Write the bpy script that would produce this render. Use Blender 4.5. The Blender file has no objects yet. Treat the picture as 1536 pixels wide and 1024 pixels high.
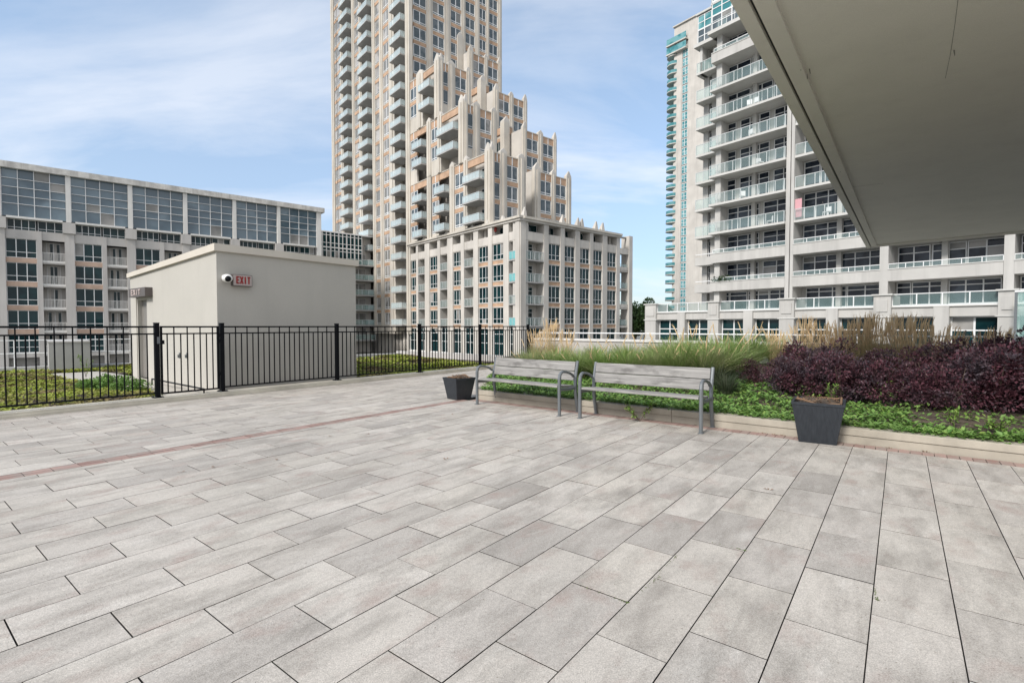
import bpy, math, random
from math import sin, cos, tan, pi, radians, sqrt, atan2
from mathutils import Vector, Matrix
random.seed(7)
scene = bpy.context.scene
COL = scene.collection
EYE = 1.35
F_PX = 758.0
TH = math.atan(23.0/758.0)

# ------------------------------------------------------------------ survey helpers (camera geometry -> plan)
def ray(u, v):
    a = (u-768)/F_PX; b = (512-v)/F_PX
    return (a, cos(TH)+b*sin(TH), -sin(TH)+b*cos(TH))
def gp(u, v, z=0.0):
    r = ray(u, v); t = (z-EYE)/r[2]
    return (r[0]*t, r[1]*t)
A1 = (0.610, 0.7924)      # paving course direction (away, to the right)
A2 = (0.7924, -0.610)     # cross direction (towards the right)
def ab(a, b): return (a*A1[0]+b*A2[0], a*A1[1]+b*A2[1])
def to_ab(p): return (p[0]*A1[0]+p[1]*A1[1], p[0]*A2[0]+p[1]*A2[1])

# ------------------------------------------------------------------ materials
def nt(name):
    m = bpy.data.materials.new(name); m.use_nodes = True
    n = m.node_tree; b = n.nodes['Principled BSDF']
    return m, n, b
def node(n, t, **kw):
    x = n.nodes.new(t)
    for k, v in kw.items():
        if k in x.inputs: x.inputs[k].default_value = v
        else: setattr(x, k, v)
    return x
def c4(c): return (c[0], c[1], c[2], 1)
def mixc(n, fac, a, b, blend='MIX'):
    x = n.nodes.new('ShaderNodeMix'); x.data_type = 'RGBA'; x.blend_type = blend
    for i, v in ((0, fac), (6, a), (7, b)):
        if hasattr(v, 'is_output'): n.links.new(v, x.inputs[i])
        elif v is not None: x.inputs[i].default_value = v if i == 0 else c4(v)
    return x.outputs[2]
def ramp(n, src, p0, p1, c0=(0,0,0), c1=(1,1,1)):
    r = n.nodes.new('ShaderNodeValToRGB'); r.color_ramp.elements[0].position = p0; r.color_ramp.elements[1].position = p1
    r.color_ramp.elements[0].color = c4(c0); r.color_ramp.elements[1].color = c4(c1)
    n.links.new(src, r.inputs[0]); return r.outputs[0]
def noise(n, scale, detail=4, rough=.55, vec=None, stretch=None):
    t = node(n, 'ShaderNodeTexNoise', Scale=scale, Detail=detail, Roughness=rough)
    if vec is None:
        tc = n.nodes.new('ShaderNodeNewGeometry'); vec = tc.outputs['Position']
    if stretch:
        mp = n.nodes.new('ShaderNodeMapping'); mp.inputs['Scale'].default_value = stretch
        n.links.new(vec, mp.inputs[0]); vec = mp.outputs[0]
    n.links.new(vec, t.inputs['Vector']); return t.outputs['Fac']
def bump(n, b, src, strength, dist=.02):
    bp = node(n, 'ShaderNodeBump', Strength=strength, Distance=dist)
    n.links.new(src, bp.inputs['Height']); n.links.new(bp.outputs[0], b.inputs['Normal'])
def island(n): return n.nodes.new('ShaderNodeNewGeometry').outputs['Random Per Island']

def wall_mat(name, col, var=.12, scale=.35, streak=.25, fine=0, rough=.85, ss=1.0):
    """mineral surface: broad mottling, vertical rain streaks, fine grain"""
    m, n, b = nt(name)
    d = tuple(c*(1-2.2*var) for c in col); l = tuple(min(1, c*(1+var)) for c in col)
    c = mixc(n, ramp(n, noise(n, scale, 5), .3, .7), d, l)
    if streak:
        s = ramp(n, noise(n, ss, 5, .65, stretch=(2.2, 2.2, .12)), .47, .70)
        mm = n.nodes.new('ShaderNodeMath'); mm.operation = 'MULTIPLY'; mm.inputs[1].default_value = streak
        n.links.new(s, mm.inputs[0])
        c = mixc(n, mm.outputs[0], c, tuple(x*.55 for x in col))
    n.links.new(c, b.inputs['Base Color']); b.inputs['Roughness'].default_value = rough
    if fine: bump(n, b, noise(n, fine, 3, .7), .25, .01)
    return m
def plain(name, col, rough=.6, metal=0, var=.1, scale=3, spec=.5):
    m, n, b = nt(name)
    c = mixc(n, noise(n, scale, 3), tuple(x*(1-var) for x in col), tuple(min(1, x*(1+var)) for x in col))
    n.links.new(c, b.inputs['Base Color'])
    b.inputs['Roughness'].default_value = rough; b.inputs['Metallic'].default_value = metal
    b.inputs['Specular IOR Level'].default_value = spec
    return m
def pane_mat(name, dark, light, rough=.06, spec=.32, sc=.5):
    """window glass over a dim room: per-pane tone, broad uneven tint of what is inside; tower and curtain sets hold painted sky reflection"""
    m, n, b = nt(name)
    f = mixc(n, island(n), dark, light)
    g = mixc(n, ramp(n, noise(n, sc, 2), .45, .6), f, dark)
    n.links.new(g, b.inputs['Base Color'])
    b.inputs['Roughness'].default_value = rough; b.inputs['Specular IOR Level'].default_value = spec
    b.inputs['IOR'].default_value = 1.45
    bump(n, b, noise(n, .8, 2), .06, .1)
    return m
def clear_mat(name, col, alpha=.5, rough=.08):
    m, n, b = nt(name)
    b.inputs['Base Color'].default_value = c4(col); b.inputs['Roughness'].default_value = rough
    b.inputs['Alpha'].default_value = alpha; b.inputs['Specular IOR Level'].default_value = .8
    return m
def leaf_mat(name, c1, c2, c3=None, rough=.6, nscale=2.5, trans=.25):
    m, n, b = nt(name)
    c = mixc(n, island(n), c1, c2)
    if c3: c = mixc(n, ramp(n, noise(n, nscale, 3), .45, .62), c, c3)
    n.links.new(c, b.inputs['Base Color']); b.inputs['Roughness'].default_value = rough
    b.inputs['Specular IOR Level'].default_value = .3
    tr = n.nodes.new('ShaderNodeBsdfTranslucent'); n.links.new(c, tr.inputs[0])
    mx = n.nodes.new('ShaderNodeMixShader'); mx.inputs[0].default_value = trans
    n.links.new(b.outputs[0], mx.inputs[1]); n.links.new(tr.outputs[0], mx.inputs[2])
    n.links.new(mx.outputs[0], n.nodes['Material Output'].inputs[0])
    return m

M = {}
M['stone'] = wall_mat('cast_stone', (.56,.52,.455), .08, .25, .4, ss=.5)
M['stone_g'] = wall_mat('grey_cast_stone', (.56,.53,.485), .08, .25, .4, ss=.5)
M['peach'] = wall_mat('peach_panel', (.50,.335,.225), .14, .8, .2)
M['lstone'] = wall_mat('pale_precast', (.51,.49,.465), .06, .3, .35, ss=.5)
M['lpeach'] = wall_mat('salmon_band', (.50,.36,.28), .1, .8, .15)
M['coping_old'] = wall_mat('stained_coping', (.60,.585,.55), .14, 1.2, .9, ss=.5)
M['white'] = plain('white_frame_paint', (.72,.73,.73), .45, 0, .05)
M['railw'] = plain('rail_paint', (.50,.53,.53), .45, 0, .05)
M['offwhite'] = wall_mat('white_render', (.70,.69,.66), .05, .3, .22)
M['rwall'] = wall_mat('pale_render', (.50,.49,.465), .06, .4, .42, ss=.6)
M['soffit_w'] = wall_mat('balcony_slab_paint', (.55,.545,.52), .05, .5, .12)
M['pane'] = pane_mat('window_pane', (.003,.018,.022), (.010,.042,.046))
M['pane_t'] = pane_mat('tower_window_pane', (.075,.10,.115), (.17,.195,.21), sc=.9)  # paler grey-blue base: reflected sky put into the colour
M['pane_b'] = pane_mat('blind_behind_pane', (.20,.20,.19), (.45,.43,.41), .2)
M['pane_r'] = pane_mat('patio_door_pane', (.008,.014,.024), (.07,.09,.115), .05, .35, .6)
M['pane_c'] = pane_mat('curtain_wall_pane', (.06,.10,.13), (.15,.21,.25), .04, .8, .25)  # sky reflection painted into the brighter, bluer base colour
M['rail_g'] = clear_mat('green_balustrade_glass', (.36,.56,.53), .34)
M['rail_p'] = clear_mat('pale_balustrade_glass', (.42,.58,.57), .24)
M['rail_tw'] = clear_mat('tower_balustrade_glass', (.60,.72,.74), .62)
M['rail_d'] = clear_mat('terrace_glass', (.22,.34,.33), .35)
M['rail_teal'] = clear_mat('teal_balustrade_glass', (.22,.58,.60), .75)
M['teal'] = pane_mat('teal_glass', (.05,.20,.22), (.24,.45,.47), .08)
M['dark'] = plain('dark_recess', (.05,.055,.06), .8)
M['conc'] = wall_mat('fair_faced_concrete', (.42,.415,.40), .1, .8, .3)
M['roofing'] = plain('roof_membrane', (.30,.29,.27), .9)
M['balc_conc'] = wall_mat('balcony_concrete', (.40,.395,.385), .06, .8, .2)
M['red'] = plain('red_canvas', (.30,.04,.03), .8)
M['pink'] = plain('pink_towel', (.60,.33,.36), .9)
M['black'] = plain('black_powder_coat', (.004,.005,.007), .5, 0, .2, 3, .14)
M['kerb'] = wall_mat('beige_kerb_concrete', (.40,.365,.30), .14, 2.2, .35, 60)

M['kerb2'] = wall_mat('pale_kerb_concrete', (.56,.525,.44), .1, 2.0, .2, 60)
def stucco(name, col):
    m, n, b = nt(name)
    c = mixc(n, ramp(n, noise(n, .7, 5, .6), .3, .72), tuple(x*.93 for x in col), col)
    s = ramp(n, noise(n, 1.0, 3, .6, stretch=(3, 3, .25)), .55, .8)
    mm = n.nodes.new('ShaderNodeMath'); mm.operation = 'MULTIPLY'; mm.inputs[1].default_value = .12
    n.links.new(s, mm.inputs[0])
    c = mixc(n, mm.outputs[0], c, tuple(x*.6 for x in col))
    sp = ramp(n, noise(n, 130, 2, .6), .35, .7, (.9,.9,.9), (1.04,1.04,1.04))
    c = mixc(n, 1.0, c, sp, 'MULTIPLY')
    n.links.new(c, b.inputs['Base Color']); b.inputs['Roughness'].default_value = .92
    bump(n, b, noise(n, 160, 3, .7), .35, .006)
    return m
M['stucco'] = stucco('stucco', (.485,.468,.425))
M['soffit'] = stucco('soffit_stucco', (.86,.83,.765))
M['coping'] = wall_mat('cream_metal_coping', (.58,.54,.47), .04, 1, .1)

def paver_mat():
    m, n, b = nt('granite_look_pavers')
    isl = island(n)
    def fm(src, k):
        x = n.nodes.new('ShaderNodeMath'); x.operation = 'MULTIPLY'; x.inputs[1].default_value = k; n.links.new(src, x.inputs[0]); return x.outputs[0]
    rp = n.nodes.new('ShaderNodeValToRGB'); e = rp.color_ramp.elements
    e[0].position = 0; e[0].color = (.37,.345,.315,1); e[1].position = 1; e[1].color = (.53,.495,.445,1)
    for p, c in ((.06,(.43,.403,.372)), (.16,(.49,.458,.415)), (.4,(.525,.492,.448)), (.55,(.47,.44,.405)), (.7,(.555,.522,.478)), (.85,(.505,.475,.43))):
        k = e.new(p); k.color = c4(c)
    n.links.new(isl, rp.inputs[0]); c = rp.outputs[0]
    vec = n.nodes.new('ShaderNodeNewGeometry').outputs['Position']
    mp = n.nodes.new('ShaderNodeMapping'); mp.inputs['Rotation'].default_value = (0, 0, radians(-52.4))
    n.links.new(vec, mp.inputs[0])
    cm = n.nodes.new('ShaderNodeCombineXYZ'); n.links.new(fm(isl, 40), cm.inputs[2])
    ad = n.nodes.new('ShaderNodeVectorMath'); ad.operation = 'ADD'
    n.links.new(mp.outputs[0], ad.inputs[0]); n.links.new(cm.outputs[0], ad.inputs[1]); lv = ad.outputs[0]
    # dark water soiling, stops at joints
    c = mixc(n, fm(ramp(n, noise(n, 2.6, 6, .66, vec=lv, stretch=(.7, 1.9, 1)), .46, .72), .75), c, (.24,.222,.198))
    # soiling fields that ignore the joints
    c = mixc(n, fm(ramp(n, noise(n, .55, 6, .66), .44, .70), .50), c, (.25,.235,.215))
    c = mixc(n, fm(ramp(n, noise(n, 1.7, 6, .7, vec=mp.outputs[0], stretch=(.5, 1.6, 1)), .52, .72), .50), c, (.235,.22,.20))
    # reddish brown stains
    c = mixc(n, fm(ramp(n, noise(n, 3.0, 4, .6, vec=lv, stretch=(1.0, 1.5, 1.7)), .54, .74), .60), c, (.34,.265,.235))
    # pale bloom and scuffs
    c = mixc(n, fm(ramp(n, noise(n, 4.2, 6, .7, vec=lv, stretch=(.5, 1.3, 2.3)), .56, .76), .45), c, (.66,.64,.60))
    sp = ramp(n, noise(n, 170, 2, .8), .30, .72, (.60,.60,.60), (1.28,1.28,1.28)); c = mixc(n, .9, c, sp, 'MULTIPLY')
    sp2 = ramp(n, noise(n, 46, 3, .75), .30, .72, (.84,.84,.84), (1.12,1.12,1.12)); c = mixc(n, .9, c, sp2, 'MULTIPLY')
    c = mixc(n, 1.0, c, (1.05,1.04,1.02), 'MULTIPLY')
    pits = ramp(n, noise(n, 60, 1, .5), .70, .76, (1,1,1), (.55,.53,.5)); c = mixc(n, .8, c, pits, 'MULTIPLY')
    n.links.new(c, b.inputs['Base Color']); b.inputs['Roughness'].default_value = .85
    b.inputs['Specular IOR Level'].default_value = .3
    bump(n, b, noise(n, 180, 3, .75), .35, .004)
    return m
M['paver'] = paver_mat()
def joint_mat():
    m, n, b = nt('joint_sand')
    c = mixc(n, ramp(n, noise(n, 1.3, 4, .7), .56, .68), (.032,.03,.027), (.035,.05,.018))
    n.links.new(c, b.inputs['Base Color']); b.inputs['Roughness'].default_value = 1
    return m
M['joint'] = joint_mat()
def brick_mat():
    m, n, b = nt('red_brick_pavers')
    c = mixc(n, island(n), (.25,.155,.13), (.37,.26,.225))
    c = mixc(n, ramp(n, noise(n, 6, 4), .45, .7), c, (.28,.235,.205))
    n.links.new(c, b.inputs['Base Color']); b.inputs['Roughness'].default_value = .9
    bump(n, b, noise(n, 90, 3), .3, .005)
    return m
M['brick'] = brick_mat()
def wood_mat():
    m, n, b = nt('weathered_timber')
    vec = n.nodes.new('ShaderNodeTexCoord').outputs['Object']
    g = noise(n, 14, 5, .7, vec=vec, stretch=(.12, 3, 3))
    c = mixc(n, ramp(n, g, .3, .7), (.15,.145,.14), (.38,.37,.35))
    k = ramp(n, noise(n, 5, 4, .6, vec=vec, stretch=(.6,1.5,1.5)), .52, .7)
    f = n.nodes.new('ShaderNodeMath'); f.operation = 'MULTIPLY'; f.inputs[1].default_value = .8; n.links.new(k, f.inputs[0])
    c = mixc(n, f.outputs[0], c, (.10,.095,.09))
    n.links.new(c, b.inputs['Base Color']); b.inputs['Roughness'].default_value = .85
    bump(n, b, g, .5, .004)
    return m
M['wood'] = wood_mat()
M['steel'] = plain('grey_cast_aluminium', (.17,.185,.195), .42, .35, .12, 12)
def wicker_mat():
    m, n, b = nt('ribbed_black_planter')
    vec = n.nodes.new('ShaderNodeTexCoord').outputs['Object']
    w = node(n, 'ShaderNodeTexNoise', Scale=40.0, Detail=2)
    mp = n.nodes.new('ShaderNodeMapping'); mp.inputs['Scale'].default_value = (1, 1, .25); n.links.new(vec, mp.inputs[0]); n.links.new(mp.outputs[0], w.inputs[0])
    c = mixc(n, w.outputs[0], (.010,.013,.018), (.034,.040,.048))
    n.links.new(c, b.inputs['Base Color']); b.inputs['Roughness'].default_value = .55
    return m
M['wicker'] = wicker_mat()
M['soil'] = wall_mat('dry_soil', (.10,.075,.055), .3, 8, 0, 60)
M['deadleaf'] = leaf_mat('dry_leaf', (.16,.09,.055), (.32,.21,.13), None, .9)
M['purple'] = leaf_mat('purple_leaf', (.042,.018,.025), (.155,.06,.078), (.078,.06,.072), .42, 3, .15)
M['twig'] = plain('twig_bark', (.09,.065,.05), .9)
M['ggrass'] = leaf_mat('fountain_grass_blade', (.14,.25,.05), (.33,.44,.14), (.34,.36,.18), .55, 1.4)
M['dgrass'] = leaf_mat('dark_grass_blade', (.035,.06,.03), (.09,.10,.06), None, .55)
M['tan'] = leaf_mat('reed_grass_plume', (.66,.49,.27), (.88,.70,.45), None, .8)
M['tanblade'] = leaf_mat('reed_grass_blade', (.34,.31,.15), (.62,.50,.30), None, .7)
M['cover'] = leaf_mat('ground_cover_leaf', (.08,.20,.04), (.26,.40,.11), (.15,.26,.07), .5, 1.6)
M['cover_hi'] = leaf_mat('young_weed_leaf', (.13,.25,.04), (.26,.36,.09), None, .5)
M['sedum'] = leaf_mat('sedum_leaf', (.17,.23,.03), (.38,.42,.08), (.22,.17,.08), .7, .9)
M['moss'] = leaf_mat('moss', (.07,.11,.03), (.12,.17,.05), None, .9)
M['tree'] = leaf_mat('tree_leaf', (.025,.055,.015), (.07,.12,.035), (.04,.075,.03), .6, .25)
M['bark'] = plain('tree_bark', (.10,.08,.06), .95)
M['pathc'] = wall_mat('path_concrete', (.46,.43,.38), .1, 2, 0, 40)
M['ground'] = wall_mat('far_ground', (.20,.20,.17), .2, .02, 0)
M['exit_face'] = plain('exit_sign_face', (.42,.37,.35), .4)
M['exit_red'] = plain('exit_sign_letter', (.30,.03,.03), .4)
M['exit_dark'] = plain('exit_sign_housing', (.10,.085,.08), .5)
M['exit_pale'] = plain('exit_sign_pale_letter', (.60,.50,.47), .5)
M['camwhite'] = plain('camera_shell', (.75,.75,.72), .3)
M['doorgrey'] = plain('door_paint', (.20,.19,.175), .5)

# ------------------------------------------------------------------ mesh builder
class MB:
    def __init__(s): s.v = []; s.f = []; s.m = []; s.mats = []; s.smooth = False
    def mi(s, mat):
        if mat not in s.mats: s.mats.append(mat)
        return s.mats.index(mat)
    def face(s, pts, mat):
        i = len(s.v); s.v += [tuple(p) for p in pts]; s.f.append(tuple(range(i, i+len(pts)))); s.m.append(s.mi(mat))
    def hexa(s, p, mat):   # 8 points: bottom 0-3 ccw, top 4-7
        i = len(s.v); s.v += [tuple(q) for q in p]; k = s.mi(mat)
        for f in ((3,2,1,0), (4,5,6,7), (0,1,5,4), (1,2,6,5), (2,3,7,6), (3,0,4,7)):
            s.f.append(tuple(i+j for j in f)); s.m.append(k)
    def box(s, x0, x1, y0, y1, z0, z1, mat):
        s.hexa([(x0,y0,z0),(x1,y0,z0),(x1,y1,z0),(x0,y1,z0),(x0,y0,z1),(x1,y0,z1),(x1,y1,z1),(x0,y1,z1)], mat)
    def fbox(s, F, s0, s1, o0, o1, z0, z1, mat):
        p = F.pt
        s.hexa([p(s0,o0,z0),p(s1,o0,z0),p(s1,o1,z0),p(s0,o1,z0),p(s0,o0,z1),p(s1,o0,z1),p(s1,o1,z1),p(s0,o1,z1)], mat)
    def prism(s, poly, z0, z1, mat, top=None):
        n = len(poly); i = len(s.v)
        s.v += [(x,y,z0) for x,y in poly] + [(x,y,z1) for x,y in poly]
        k = s.mi(mat)
        s.f.append(tuple(range(i+n-1, i-1, -1))); s.m.append(k)
        s.f.append(tuple(range(i+n, i+2*n))); s.m.append(s.mi(top) if top else k)
        for j in range(n):
            s.f.append((i+j, i+(j+1)%n, i+n+(j+1)%n, i+n+j)); s.m.append(k)
    def tube(s, pts, r, mat, n=8, cap=True):
        """pts list of Vector, r float or list"""
        pts = [Vector(p) for p in pts]; R = r if isinstance(r, (list, tuple)) else [r]*len(pts)
        k = s.mi(mat); rings = []
        for i, p in enumerate(pts):
            t = (pts[min(i+1, len(pts)-1)]-pts[max(i-1, 0)]).normalized()
            up = Vector((0,0,1)) if abs(t.z) < .95 else Vector((1,0,0))
            a = t.cross(up).normalized(); b = t.cross(a)
            i0 = len(s.v)
            for j in range(n):
                q = p+(a*cos(2*pi*j/n)+b*sin(2*pi*j/n))*R[i]; s.v.append(tuple(q))
            rings.append(i0)
        for a0, b0 in zip(rings, rings[1:]):
            for j in range(n):
                s.f.append((a0+j, a0+(j+1)%n, b0+(j+1)%n, b0+j)); s.m.append(k)
        if cap:
            s.f.append(tuple(rings[0]+j for j in range(n))[::-1]); s.m.append(k)
            s.f.append(tuple(rings[-1]+j for j in range(n))); s.m.append(k)
    def beam(s, pts, w, h, mat, side):
        """rectangular section swept along pts; side = vector of width w, other axis is perpendicular"""
        pts = [Vector(p) for p in pts]; side = Vector(side).normalized(); k = s.mi(mat); rings = []
        for i, p in enumerate(pts):
            t = (pts[min(i+1, len(pts)-1)]-pts[max(i-1, 0)]).normalized(); b = t.cross(side).normalized()
            hh = h[i] if isinstance(h, (list, tuple)) else h
            i0 = len(s.v)
            c = min(w, hh)*.28
            for x, y in ((-w/2+c,-hh/2),(w/2-c,-hh/2),(w/2,-hh/2+c),(w/2,hh/2-c),(w/2-c,hh/2),(-w/2+c,hh/2),(-w/2,hh/2-c),(-w/2,-hh/2+c)):
                s.v.append(tuple(p+side*x+b*y))
            rings.append(i0)
        for a0, b0 in zip(rings, rings[1:]):
            for j in range(8):
                s.f.append((a0+j, a0+(j+1)%8, b0+(j+1)%8, b0+j)); s.m.append(k)
        s.f.append(tuple(rings[0]+j for j in range(8))[::-1]); s.m.append(k)
        s.f.append(tuple(rings[-1]+j for j in range(8))); s.m.append(k)
    def extend(s, o):
        i = len(s.v); s.v += o.v
        mp = [s.mi(x) for x in o.mats]
        s.f += [tuple(j+i for j in f) for f in o.f]; s.m += [mp[x] for x in o.m]
    def mesh(s, name, off=(0,0,0)):
        me = bpy.data.meshes.new(name)
        me.from_pydata([(x-off[0], y-off[1], z-off[2]) for x,y,z in s.v], [], s.f)
        for m in s.mats: me.materials.append(m)
        me.polygons.foreach_set('material_index', s.m)
        if s.smooth: me.polygons.foreach_set('use_smooth', [True]*len(s.f))
        me.update(); return me
    def build(s, name, parent=None, off=(0,0,0), label=None):
        o = bpy.data.objects.new(name, s.mesh(name, off)); COL.objects.link(o)
        if parent: o.parent = parent
        if label: o['label'] = label
        return o

def tag(o, label=None, cat=None, group=None, kind=None):
    if label: o['label'] = label
    if cat: o['category'] = cat
    if group: o['group'] = group
    if kind: o['kind'] = kind
    return o
def empty(name, loc=(0,0,0), rz=0):
    o = bpy.data.objects.new(name, None); COL.objects.link(o); o.location = loc; o.rotation_euler = (0,0,rz)
    o.empty_display_size = .2; return o
def bevel(o, w, seg=2):
    m = o.modifiers.new('bevel', 'BEVEL'); m.width = w; m.segments = seg; m.limit_method = 'ANGLE'; return o
def copy_tree(o, parent=None):
    c = o.copy(); COL.objects.link(c); c.parent = parent
    for ch in [x for x in bpy.data.objects if x.parent == o]: copy_tree(ch, c)
    return c

class Face:
    def __init__(s, P, d, n): s.P = P; s.d = d; s.n = n
    def pt(s, a, o, z): return (s.P[0]+s.d[0]*a+s.n[0]*o, s.P[1]+s.d[1]*a+s.n[1]*o, z)
    def s_at(s, u, v=400):
        r = ray(u, v)
        return (s.P[1]*r[0]-s.P[0]*r[1])/(s.d[0]*r[1]-s.d[1]*r[0])
    def z_at(s, u, v):
        r = ray(u, v); a = s.s_at(u, v); y = s.P[1]+s.d[1]*a
        return EYE+r[2]*y/r[1]
    def shift(s, o, a=0):
        return Face((s.P[0]+s.n[0]*o+s.d[0]*a, s.P[1]+s.n[1]*o+s.d[1]*a), s.d, s.n)

class Building:
    """collects parts; many-of-a-kind parts are split so that the 100 that show largest are objects"""
    def __init__(s, name, label, cat, loc):
        s.root = empty(name, loc); tag(s.root, label, cat); s.loc = loc; s.single = {}; s.items = {}
    def m(s, part):
        return s.single.setdefault(part, MB())
    def item(s, part):
        mb = MB(); s.items.setdefault(part, []).append(mb); return mb
    def finish(s, stuffname=None):
        for k, mb in s.single.items():
            if mb.v: mb.build(k, s.root, s.loc)
        for k, lst in s.items.items():
            lst = [x for x in lst if x.v]
            def size(mb):
                xs = [v for v in mb.v]; n = len(xs)
                c = [sum(v[i] for v in xs)/n for i in range(3)]
                d = sqrt(c[0]**2+c[1]**2+(c[2]-EYE)**2)
                ext = [max(v[i] for v in xs)-min(v[i] for v in xs) for i in range(3)]
                w = sqrt(ext[0]**2+ext[1]**2)
                u = 768+F_PX*c[0]/max(c[1], .1); vv = 489-F_PX*(c[2]-EYE)/max(c[1], .1)
                vis = 1.0 if (-20 < u < 1560 and -20 < vv < 560) else .001
                return vis*w*ext[2]/d**2
            lst.sort(key=size, reverse=True)
            for mb in lst[:100]: mb.build(k, s.root, s.loc)
            if len(lst) > 100:
                rest = MB()
                for mb in lst[100:]: rest.extend(mb)
                o = rest.build(k, s.root, s.loc); o['kind'] = 'stuff'

class SP:
    def __init__(s, B): s.B = B
    def fbox(s, *a): s.B.item('spandrel').fbox(*a)
def window(B, F, s0, s1, z0, z1, o=-.22, nv=1, transom=.27, pane=None, frame=None, t=.07, part='window', toptr=False):
    mb = B.item(part); fr = frame or M['white']; pn = pane or M['pane']
    d = .05
    xs = [s0+(s1-s0)*i/(nv+1) for i in range(nv+2)]
    zt = [z0]+([z0+(z1-z0)*transom] if transom else [])+([z1-(z1-z0)*.22] if toptr else [])+[z1]
    for a, b in zip(xs, xs[1:]):
        for c, e in zip(zt, zt[1:]):
            pm = pn
            if random.random() < (.05 if pn is M['pane'] else .04 if pn is M['pane_r'] else .10) and pn in (M['pane'], M['pane_t'], M['pane_r']): pm = M['pane_b']
            j = random.uniform(-.006, .006)
            mb.face([F.pt(a,o+j,c),F.pt(b,o-j,c),F.pt(b,o-j,e),F.pt(a,o+j,e)], pm)
    for i, a in enumerate(xs):
        w = t if 0 < i < len(xs)-1 else t*.7
        q0 = a-w/2 if 0 < i < len(xs)-1 else (a if i == 0 else a-w); q1 = q0+w
        mb.fbox(F, q0, q1, o+.012, o+d, z0, z1, fr)
    for i, c in enumerate(zt):
        w = t*.8; q0 = c-w/2 if 0 < i < len(zt)-1 else (c if i == 0 else c-w)
        mb.fbox(F, s0, s1, o+.015, o+d-.012, q0, q0+w, fr)

def balcony(B, F, s0, s1, z, depth_in, depth_out, rail, h=1.05, th=.18, slab=None, bars=False, pj=.12, posts=1.2):
    """slab at floor level z with a railing; bars: vertical metal pickets instead of glass"""
    mb = B.item('balcony'); sl = slab or M['balc_conc']
    mb.fbox(F, s0, s1, -depth_in, depth_out, z-th, z, sl)
    e = depth_out-.05
    if bars:
        n = max(3, int((s1-s0)/.14))
        for i in range(n+1):
            a = s0+.04+(s1-s0-.08)*i/n
            mb.fbox(F, a-.02, a+.02, e-.03, e, z+.05, z+h-.05, rail)
        mb.fbox(F, s0, s1, e-.05, e+.02, z+h-.06, z+h, rail); mb.fbox(F, s0, s1, e-.04, e+.01, z+.02, z+.08, rail)
        return
    mb.face([F.pt(s0+.05,e,z+.06),F.pt(s1-.05,e,z+.06),F.pt(s1-.05,e,z+h-.04),F.pt(s0+.05,e,z+h-.04)], rail)
    if depth_out > .3:
        for a in (s0+.05, s1-.05):
            mb.face([F.pt(a,0,z+.06),F.pt(a,e,z+.06),F.pt(a,e,z+h-.04),F.pt(a,0,z+h-.04)], rail)
            mb.fbox(F, a-.03, a+.03, .02, e, z+h-.05, z+h, M['railw'])
    mb.fbox(F, s0+.02, s1-.02, e-.03, e+.03, z+h-.05, z+h+.01, M['railw'])
    n = max(1, int(round((s1-s0)/posts)))
    for i in range(n+1):
        a = s0+.06+(s1-s0-.12)*i/n
        mb.fbox(F, a-.028, a+.028, e-.035, e+.025, z, z+h-.05, M['railw'])

# =================================================================== CENTRE: stepped tower
aL = radians(40.1)
eL = (-sin(aL), cos(aL)); eR = (cos(aL), sin(aL))
C0y = 68.9; C0 = ((780-768)/F_PX*C0y, C0y)
def cp(p, q): return (C0[0]+p*eR[0]+q*eL[0], C0[1]+p*eR[1]+q*eL[1])
nLf = (-eR[0], -eR[1]); nRt = (-eL[0], -eL[1])
BASE = -4.0
FH = 3.05
BT = Building('stepped_apartment_tower', 'tall cream stone apartment tower stepping down to a podium with peach panels and pinnacles', 'apartment tower', (C0[0], C0[1], BASE))
FL = Face(C0, eL, nLf)                 # the long left plane, s = q
def FR(q, p0=0): return Face(cp(p0, q), eR, nRt)   # right-hand faces, s = p-p0
WT0 = 11.8+EYE                          # a window head level
def heads(z0, z1, fh=FH, h=2.35, base=WT0):
    k = math.ceil((z0+h-base+.12)/fh); out = []
    while base+k*fh <= z1-.25+1e-6:
        out.append(base+k*fh); k += 1
    return out
def pinnacle(F, s0, s1, z, o0=-.5, o1=.25, h=1.9):
    mb = BT.item('pinnacle'); c = (s0+s1)/2
    p = F.pt; zz = z-.01; w = (s1-s0)/2
    mb.fbox(F, s0+.02, s1-.02, o0+.02, o1-.02, zz, zz+h*.25, M['stone_g'])
    pts = [p(s0+.02,o0+.02,zz+h*.25),p(s1-.02,o0+.02,zz+h*.25),p(s1-.02,o1-.02,zz+h*.25),p(s0+.02,o1-.02,zz+h*.25)]
    m_ = (o0+o1)/2
    wt = .3 if h < 1.5 and w < .5 else .12
    tp = [p(c-wt*w,o1-.2,zz+h),p(c+wt*w,o1-.2,zz+h),p(c+wt*w,o1-.06,zz+h*.97),p(c-wt*w,o1-.06,zz+h*.97)]
    mb.hexa(pts+tp, M['stone_g'])
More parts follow.
